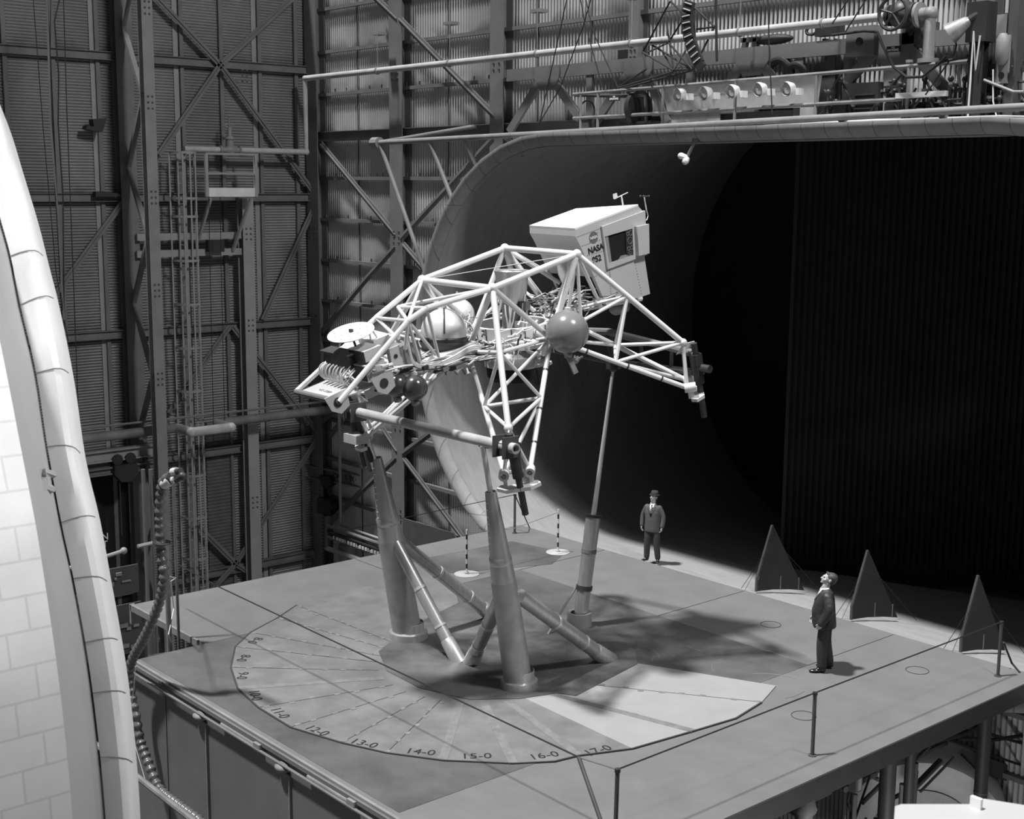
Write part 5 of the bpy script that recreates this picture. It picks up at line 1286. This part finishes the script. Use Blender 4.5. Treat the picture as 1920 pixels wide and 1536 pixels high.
MB().tube(PY(308, 908, 9.75), PY(322, 900, 9.75), .085, n=14).tube(PY(326, 900, 9.75), PY(331, 899, 9.75), .07, n=12).tube(PY(324, 885, 9.75), PY(332, 884, 9.75), .065, n=12).build('coupling', M['bright'], va)
pp0, pp1 = PY(312, 1045, 11.0), PY(314, 2200, 11.0); pp1.x = pp0.x
t = thing('hose_pole', 'pale vertical pole beside the ribbed hose', 'pole', Vector((pp0.x, 11, pp1.z)))
MB().tube(pp1, pp0+Z1*.3, .05, n=10).build('pole', M['pipe'], t)
p0_, p1_ = PY(327, 2300, 11.3), PY(325, 905, 11.3); p0_.x = p1_.x
MB().tube(p0_, p1_, .03, n=8).build('thin_pole', M['pipe_d'], t)
c = PY(303, 1018, 9.75)
tag(MB().lathe(c, Vector((0.1, 0, 1)), [(.0, 0), (.15, 0), (.15, .012), (.0, .012)], 24, cap=False).build('hose_disc', M['black']), 'black disc collar around the ribbed hose', 'disc')
tag(MB().path([PY(312, 1080, 9.8), PY(330, 1084, 11.2), PY(320, 1090, 10.8), PY(326, 1140, 11.2), PY(316, 1190, 10.9), PY(322, 1205, 11.0)], .010, 5).build('tie_rope', M['bright']), 'white rope tying the hose to its pole', 'rope')
tag(MB().path([PY(254, 1250, 9.62), PY(251, 1290, 9.62), PY(245, 1330, 9.62), PY(254, 1400, 9.62), PY(272, 1462, 9.62)], .007, 5).build('hose_rope', M['bright']), 'thin white line following the lower hose', 'rope')
# rail at the bottom left and grating
a, b = PY(255, 1455, 8.9), PY(370, 1545, 8.9)
tag(MB().tube(a+(a-b), b+(b-a)*.5, .05, n=8).build('lower_handrail', M['pipe_d']), 'slanting pipe handrail at the bottom left below the hose', 'railing')
# dim clutter in the gap left of the deck
rn = random.Random(9)
for k, (px, py, nm) in enumerate(((222, 1090, 'upper'), (228, 1160, 'middle'), (232, 1200, 'lower'))):
    c = PX(px, py, -30); t = thing('tool_panel', 'dim equipment panel in the gap left of the deck, %s of three' % nm, 'panel', c)
    MB().box(c+Vector((0, -1.0, -.35)), c+Vector((.05, .5, .35))).build('board', M['steel_d'], t)
    mb = MB()
    for j in range(7): p = c+Vector((.06, rn.uniform(-.8, .4), rn.uniform(-.28, .28))); mb.box(p, p+Vector((.04, rn.uniform(.05, .3), rn.uniform(.03, .1))))
    mb.build('tools', M['pipe'], t)
c = PX(232, 1033, -31); tag(MB().tube(c, c-Y1*1.5-Z1*.2, .05, n=8).ball(c, .09).build('pipe_stub', M['steel_l']), 'short pipe with a white end cap in the dark doorway', 'pipe')
tag(MB().path([PX(258, 1025, -30), PX(290, 1018, -30)], .05, 6).build('bracket_arm', M['pipe']), 'short pale arm reaching toward the black hose disc', 'arm')
for x0, lb in ((268, 'thin vertical pipe left of the hose pole'), (282, 'vertical pipe behind the ribbed hose')):
    a = PX(x0, 880, -34); tag(MB().tube(Vector((a.x, a.y, -6)), a, .06, n=6).build('vertical_pipe', M['steel']), lb, 'pipe')

# ================================================================== BELOW THE RIGHT EDGE OF THE DECK
for px, py, r, lb in ((1849, 1330, .115, 'dark round column under the right deck edge, nearest the deck corner'), (1709, 1392, .085, 'thinner dark round column under the right deck edge'), (1667, 1413, .13, 'thick dark round column under the right deck edge, lowest in the photo')):
    p = PX(px, py, -11.5); t = thing('support_column', lb, 'column', (p.x, p.y, -9))
    MB().tube((p.x, p.y, -9), (p.x, p.y, -.3), r, n=18).build('shaft', M['plat_e'], t); MB().lathe((p.x, p.y, -1.9), Z1, [(r*1.06, 0), (r*1.06, .02)], 16).build('joint_ring', M['steel_d'], t)
# white ring duct
c = PX(1735, 1560, -13.5)
t = thing('ring_duct', 'large pale curved duct below the right deck edge', 'duct', c)
ax = Vector((-.55, .8, .05)).normalized(); sa, sb_, _ = frame(ax)
MB().lathe(c-ax*.2, ax, [(1.55, 0), (1.58, .1), (1.58, 1.2), (1.55, 1.3)], 48, cap=False).lathe(c-ax*.2, ax, [(1.0, 0), (1.55, 0)], 48, cap=False).build('outer_ring', M['bright'], t)
MB().lathe(c-ax*.25, ax, [(1.0, 0), (1.0, 1.2)], 48, cap=False).build('inner_ring', M['black'], t)
MB().lathe(c+ax*.3, ax, [(.0, 0), (.99, 0)], 48, cap=False).build('inner_cover', M['bright'], t)
a, b = PX(1822, 1425, -13), PX(1960, 1480, -13)
tag(MB().bar(a, b, .5, .3, up=Z1).build('flat_beam', M['steel_d']), 'broad dark beam crossing behind the column near the deck corner', 'beam')
for i, (p, r, lb) in enumerate(((((1718, 1398), (1760, 1388), (1800, 1378), (1830, 1365), (1840, 1352)), .05, 'thick black hose sagging below the deck edge'), (((1800, 1385), (1860, 1388), (1930, 1378)), .04, 'black hose running right behind the corner column'),
        (((1790, 1358), (1860, 1378), (1930, 1398)), .03, 'upper thin strut below the right deck corner'), (((1768, 1385), (1840, 1410), (1930, 1440)), .025, 'lower thin strut below the right deck corner'), (((1600, 1460), (1590, 1500), (1600, 1545)), .02, 'black lead of the hanging switch box'), (((1640, 1430), (1600, 1545)), .02, 'slanting thin rod behind the thick column'))):
    tag(MB().path([PX(x, y, -12.5) for x, y in p], r, 8).build('under_deck_hose', M['cable']), lb, 'hose')
c = PX(1604, 1468, -12.0); item('pendant_switch', 'small pendant switch box hanging under the deck edge', 'switch', c, [('box', MB().box(c-Vector((.07, .09, .14)), c+Vector((.07, .09, .14))), 'steel_d'), ('buttons', MB().box(c+Vector((.07, -.04, -.1)), c+Vector((.09, .04, .1))), 'pipe'), ('cable', MB().tube(c+Z1*.14, c+Vector((0, .1, .6)), .02, n=6), 'bright')])
c = PX(1508, 1512, -12.0); item('pressure_tank', 'small domed pressure tank under the near deck edge', 'tank', c, [('body', MB().lathe(c-Z1*.8, Z1, [(.13, 0), (.14, .7), (.19, .72), (.19, .78), (.16, .9), (.08, 1.0), (.0, 1.02)], 20), 'steel'), ('fitting', MB().ball(c+Vector((.1, .1, -.05)), .06).tube(c+Z1*.2, c+Vector((0, .5, .45)), .05, n=8), 'pipe')])
rn = random.Random(4); k = 0
for px, py, lb in ((1560, 1500, 'tangle of pipes under the deck edge left of the thick column'), (1640, 1470, 'tangle of pipes behind the thick column'), (1460, 1525, 'tangle of pipes at the lower end of the deck edge'), (1690, 1440, 'pipe bundle between the two left columns')):
    c = PX(px, py, -12.6); t = thing('pipe_tangle', lb, 'pipes', c); mb = MB(); m2 = MB()
    for j in range(9):
        p = c+Vector((rn.uniform(-.3, .3), rn.uniform(-.6, .6), rn.uniform(-.9, .3))); q = p+rn.choice((Vector((0, 1.1, 0)), Vector((0, 0, -1.3)), Vector((-.8, .2, 0)), Vector((0, .9, .3))))*rn.uniform(.6, 1.2)
        (mb if j % 3 else m2).tube(p, q, rn.choice((.025, .04, .06)), n=8)
    mb.each('dark_pipe', M['steel_d'], t); m2.each('pale_pipe', M['steel'], t)
mb = MB().box((-24, 12, -4.0), (-12.2, 20, -3.9)); tag(mb.build('lower_floor', M['steel_d']), 'dim lower floor seen under the deck edge', 'floor slab')

# ================================================================== PEOPLE
def remeshed(mb, voxel, sm=4, name='tmp'):
    me = bpy.data.meshes.new(name); me.from_pydata([v for v in mb.v], [], mb.f)
    bm = bmesh.new(); bm.from_mesh(me); bmesh.ops.recalc_face_normals(bm, faces=bm.faces); bm.to_mesh(me); bm.free()
    o = bpy.data.objects.new(name, me); COL.objects.link(o)
    r = o.modifiers.new('r', 'REMESH'); r.mode = 'VOXEL'; r.voxel_size = voxel
    s = o.modifiers.new('s', 'SMOOTH'); s.iterations = sm; s.factor = .5
    dg = bpy.context.evaluated_depsgraph_get(); dg.update()
    m2 = bpy.data.meshes.new_from_object(o.evaluated_get(dg)); bpy.data.objects.remove(o)
    return m2
def loft(mb, secs, n=20):
    # secs: (centre, half_x, half_y, tilt) horizontal-ish ellipses
    vs = []
    for c, a, b in secs:
        for k in range(n):
            t = 2*PI*k/n; cx, sx = math.cos(t), math.sin(t); e = .85
            vs.append(Vector(c)+Vector((a*math.copysign(abs(cx)**e, cx), b*math.copysign(abs(sx)**e, sx), 0)))
    m = len(secs)
    return mb.add(vs, [(i*n+k, i*n+(k+1) % n, (i+1)*n+(k+1) % n, (i+1)*n+k) for i in range(m-1) for k in range(n)]+[tuple(range(n))[::-1], tuple((m-1)*n+k for k in range(n))])
def limb(mb, pts, rs, n=14):
    P = smooth([Vector(p) for p in pts], 4); R = []
    for i in range(len(rs)-1):
        for k in range(4): R.append(rs[i]+(rs[i+1]-rs[i])*k/4)
    R.append(rs[-1]); mb.path(P, R, n)
    mb.ball(pts[0], rs[0]*.98, 12, 8); mb.ball(pts[-1], rs[-1]*.98, 12, 8); return mb
def person(label, loc, face, P):
    # local frame: x = person's left-to-right (right hand side +x), y = forward
    t = thing('person', label, 'person', loc)
    t.rotation_euler = (P.get('lean', 0), 0, face); h = P['h']/1.78; wd_ = P.get('wide', 1.0); t.scale = (h*wd_, h*wd_, h)
    def put(nm, me, mm):
        o = bpy.data.objects.new(nm, me); COL.objects.link(o); o.parent = t; me.materials.clear(); me.materials.append(M[mm]); me.shade_smooth(); WORLD[o.name] = Vector(loc); return o
    def putm(nm, mb, mm, vox=None, sm=3):
        if vox: return put(nm, remeshed(mb, vox, sm), mm)
        me = bpy.data.meshes.new(nm); me.from_pydata([v for v in mb.v], [], mb.f)
        bm = bmesh.new(); bm.from_mesh(me); bmesh.ops.recalc_face_normals(bm, faces=bm.faces); bm.to_mesh(me); bm.free()
        return put(nm, me, mm)
    belly = P.get('belly', 0.0)
    legs = P['legs']        # (x, y_foot, toe_angle) for -x and +x
    HK = []                 # hips, knees, ankles
    for s, (fx, fy, ta) in zip((-1, 1), legs):
        hip = Vector((s*.095, 0, .93)); ank = Vector((fx, fy, .09)); kn = (hip+ank)/2+Vector((0, .03, .02)); HK.append((hip, kn, ank, ta))
    sh_ = [Vector((s*.185, -.01, 1.44)) for s in (-1, 1)]
    arms = P['arms']        # list of (elbow, wrist) for -x, +x
    # head
    hc = Vector((0, .03, 1.645)); nk = Vector((0, 0, 1.50)); tilt = Matrix.Rotation(P['head_tilt'], 3, 'X'); turn = Matrix.Rotation(P.get('head_turn', 0), 3, 'Z')
    def hd(v): return nk+turn @ (tilt @ (Vector(v)-nk))
    def hball(mb, c, r, sc, n=18, m=12): return mb.ball(hd(c), r, n, m, sc=sc, rot=(turn @ tilt))
    body = MB()
    hball(body, (0, .005, 1.685), .092, (.84, 1.06, 1.0)); hball(body, (0, .035, 1.64), .078, (.82, 1.0, 1.1)); hball(body, (0, .058, 1.60), .05, (.95, .9, .8))
    hball(body, (0, .108, 1.655), .016, (.8, 1.3, 2.0), 10, 8); hball(body, (0, .122, 1.640), .017, (1, 1.0, .8), 10, 8)      # nose
    hball(body, (0, .100, 1.690), .05, (1.0, .3, .22), 12, 8)    # brow
    hball(body, (0, .103, 1.605), .022, (1.2, .5, .55), 10, 8)   # lips
    hball(body, (0, .095, 1.575), .022, (1.1, .8, .8), 10, 8)    # chin
    for s in (-1, 1):
        hball(body, (s*.080, -.005, 1.655), .03, (.35, .7, 1.1), 10, 8)
        hball(body, (s*.045, .07, 1.64), .03, (.9, .8, .9), 10, 8)
    limb(body, [(0, -.01, 1.40), (0, 0, 1.50), hd((0, .01, 1.60))], [.075, .062, .060])
    loft(body, [((0, 0, .88), .15, .10), ((0, 0, 1.0), .155, .11), ((0, .01, 1.15), .15, .11), ((0, .0, 1.32), .15, .095), ((0, -.01, 1.40), .11, .065), ((0, -.01, 1.45), .06, .05)])
    for hip, kn, ank, ta in HK: limb(body, [hip, kn, ank], [.085, .055, .04])
    for s, (el, wr), S in zip((-1, 1), arms, sh_):
        el = Vector(el); wr = Vector(wr); limb(body, [S+Vector((-s*.03, 0, -.04)), el, wr], [.042, .042, .030])
        # hand: palm + five fingers
        d = (wr-el).normalized(); fwd = Vector((0, 1, 0)); fwd = (fwd-d*fwd.dot(d)).normalized(); inn = d.cross(fwd)*(-s)
        pc = wr+d*.045
        rotm = Matrix((fwd, inn, d)).transposed()
        body.ball(pc, .045, 12, 8, sc=(.85, .42, 1.1), rot=rotm)
        for k, L in enumerate((.066, .074, .070, .055)):
            b0 = wr+d*.078+fwd*(.028-.019*k); c1 = b0+d*L*.5+inn*.010; c2 = c1+d*L*.32+inn*.026; c3 = c2+d*L*.12+inn*.024
            body.path([b0-d*.02, b0, c1, c2, c3], [.0095, .0095, .009, .0085, .007], 8)
        b0 = wr+d*.03+fwd*.03; body.path([b0-fwd*.015, b0+fwd*.012+d*.012, b0+fwd*.022+d*.038+inn*.012, b0+fwd*.018+d*.06+inn*.02], [.012, .011, .010, .008], 8)
    putm('body', body, 'skin', .0065, 2)
    # eyes / mouth
    mb = MB()
    for s in (-1, 1): mb.ball(hd((s*.030, .098, 1.668)), .010, 10, 8, sc=(1.3, .6, .7), rot=turn @ tilt)
    putm('eyes', mb, 'black'); mb = MB().ball(hd((0, .1125, 1.603)), .018, 10, 6, sc=(1.1, .25, .12), rot=turn @ tilt); putm('mouth', mb, 'hair')
    mb = MB()
    for s in (-1, 1): mb.ball(hd((s*.032, .101, 1.690)), .02, 10, 6, sc=(1.1, .3, .2), rot=turn @ tilt)
    putm('eyebrows', mb, 'hair')
    hr = MB(); hball(hr, (0, -.012, 1.700), .098, (.86, 1.04, .92)); hball(hr, (0, -.045, 1.655), .08, (.92, .8, 1.0))
    if not P.get('hat'): hball(hr, (0, .05, 1.755), .045, (1.2, .9, .5)); hball(hr, (.01, .075, 1.765), .02, (1, 1, .8))
    putm('hair', hr, 'hair', .008, 2)
    if P.get('hat'):
        mb = MB(); pr_ = [(.0, .095), (.05, .105), (.080, .10), (.097, .04), (.100, .0), (.132, -.008), (.137, -.002), (.104, .012)]
        c = hd((0, .0, 1.725)); axh = turn @ tilt @ Vector((0, .12, 1)); mb.lathe(c, axh, pr_, 28, cap=False); putm('hat', mb, 'felt')
        mb = MB().lathe(c, axh, [(.1015, .004), (.1005, .03)], 28, cap=False); putm('hat_band', mb, 'black')
    # trousers
    tr_ = MB(); loft(tr_, [((0, 0, .82), .165, .115), ((0, 0+belly*.3, .95), .175, .125+belly*.5), ((0, belly*.4, 1.04), .17, .125+belly*.6)])
    for hip, kn, ank, ta in HK: limb(tr_, [hip+Vector((0, 0, -.02)), kn, ank+Vector((0, 0, .02))], [.115, .088, .072])
    putm('trousers', tr_, P['trou'], .011, 3)
    # shoes
    for hip, kn, ank, ta in HK:
        R = Matrix.Rotation(ta, 3, 'Z'); b = Vector((ank.x, ank.y, 0)); s_ = MB()
        s_.ball(b+R @ Vector((0, -.02, .05)), .05, 14, 10, sc=(.85, 1.0, .95), rot=R); s_.ball(b+R @ Vector((0, .10, .035)), .05, 14, 10, sc=(.95, 2.1, .65), rot=R); s_.ball(b+R @ Vector((0, .04, .055)), .05, 14, 10, sc=(.8, 1.2, .8), rot=R)
        s_.box(b+Vector((-.02, -.02, .0)), b+Vector((.02, .02, .03)))
        m_ = remeshed(s_, .007, 2)
        for v in m_.vertices: v.co.z = max(v.co.z, .003)
        put('shoe', m_, 'shoe')
    # jacket
    jk = MB(); zb_ = P['hem']
    loft(jk, [((0, 0+belly*.6, zb_), .205, .145+belly*.55), ((0, belly*.8, zb_+.08), .205, .145+belly*.75), ((0, belly*.8, 1.1), .195, .14+belly*.75), ((0, belly*.3, 1.28), .205, .135+belly*.3), ((0, -.005, 1.39), .205, .115), ((0, -.01, 1.435), .165, .10), ((0, -.012, 1.465), .11, .08), ((0, -.012, 1.49), .078, .07)])
    for s, (el, wr), S in zip((-1, 1), arms, sh_): limb(jk, [S+Vector((-s*.025, 0, -.05)), Vector(el), Vector(wr)-(Vector(wr)-Vector(el)).normalized()*.0], [.080, .066+P.get('puff', 0), .052+P.get('puff', 0)])
    putm('jacket', jk, P['jack'], .010, 3)
    # shirt front, collar, tie
    yf = lambda z: .132+belly*(.75 if z < 1.15 else .4 if z < 1.3 else .0)-max(0, (z-1.3))*.42
    vb = P['vbot']
    sf = MB().prism([(-.055, yf(1.46)+.012, 1.475), (.055, yf(1.46)+.012, 1.475), (.045, yf(1.36)+.016, 1.36), (.005, yf(vb)+.014, vb), (-.005, yf(vb)+.014, vb), (-.045, yf(1.36)+.016, 1.36)], (0, -.03, 0)); putm('shirt_front', sf, 'shirt')
    cl_ = MB().lathe((0, -.002, 1.455), (0, .12, 1), [(.074, 0), (.069, .055), (.064, .055)], 20, cap=False); putm('shirt_collar', cl_, 'shirt')
    tz = [1.465, 1.40, 1.30, vb]
    ti = MB()
    for k, (z0, z1, w0, w1) in enumerate(((1.475, 1.445, .018, .012), (1.445, vb+.01, .012, .024))):
        ti.add([(-w0, yf(z0)+.022, z0), (w0, yf(z0)+.022, z0), (w1, yf(z1)+.022, z1), (-w1, yf(z1)+.022, z1), (-w0, yf(z0)+.012, z0), (w0, yf(z0)+.012, z0), (w1, yf(z1)+.012, z1), (-w1, yf(z1)+.012, z1)], [(0, 1, 2, 3), (7, 6, 5, 4), (0, 4, 5, 1), (1, 5, 6, 2), (2, 6, 7, 3), (3, 7, 4, 0)])
    putm('tie', ti, P['tie'])
    for s in (-1, 1):
        lp_ = MB().prism([(s*.06, yf(1.46)-.01, 1.485), (s*.105, yf(1.40)+.0, 1.42), (s*.075, yf(1.34)+.016, 1.33), (0, yf(vb)+.022, vb-.02), (s*.04, yf(1.36)+.022, 1.38)], (0, -.014, 0)); putm('lapel', lp_, P['jack'])
    return t
# man in leather jacket, profile to the left, looking up
person('man in a dark leather jacket standing on the deck looking up', PZ(1553, 1256, .018), math.radians(130), dict(lean=-.075, h=1.80, wide=1.15, belly=.05, hem=.80, legs=((-.10, .10, .15), (.10, -.02, -.15)), arms=(((-.25, -.03, 1.17), (-.22, .09, .93)), ((.25, -.01, 1.16), (.23, .15, .92))), head_tilt=.42, jack='jack', trou='trou', tie='tieg', vbot=1.27, puff=.012))
person('man in a grey suit and dark hat standing at the tunnel mouth', PZ(1222, 1054, ZF)+Vector((0, 0, .03)), math.radians(202), dict(h=1.72, belly=.01, hem=.78, legs=((-.17, .03, .35), (.13, .03, -.35)), arms=(((-.27, -.02, 1.17), (-.265, .03, .92)), ((.27, -.02, 1.17), (.28, .03, .92))), head_tilt=.22, head_turn=-.3, hat=True, jack='suit', trou='suitp', tie='tie', vbot=1.20))
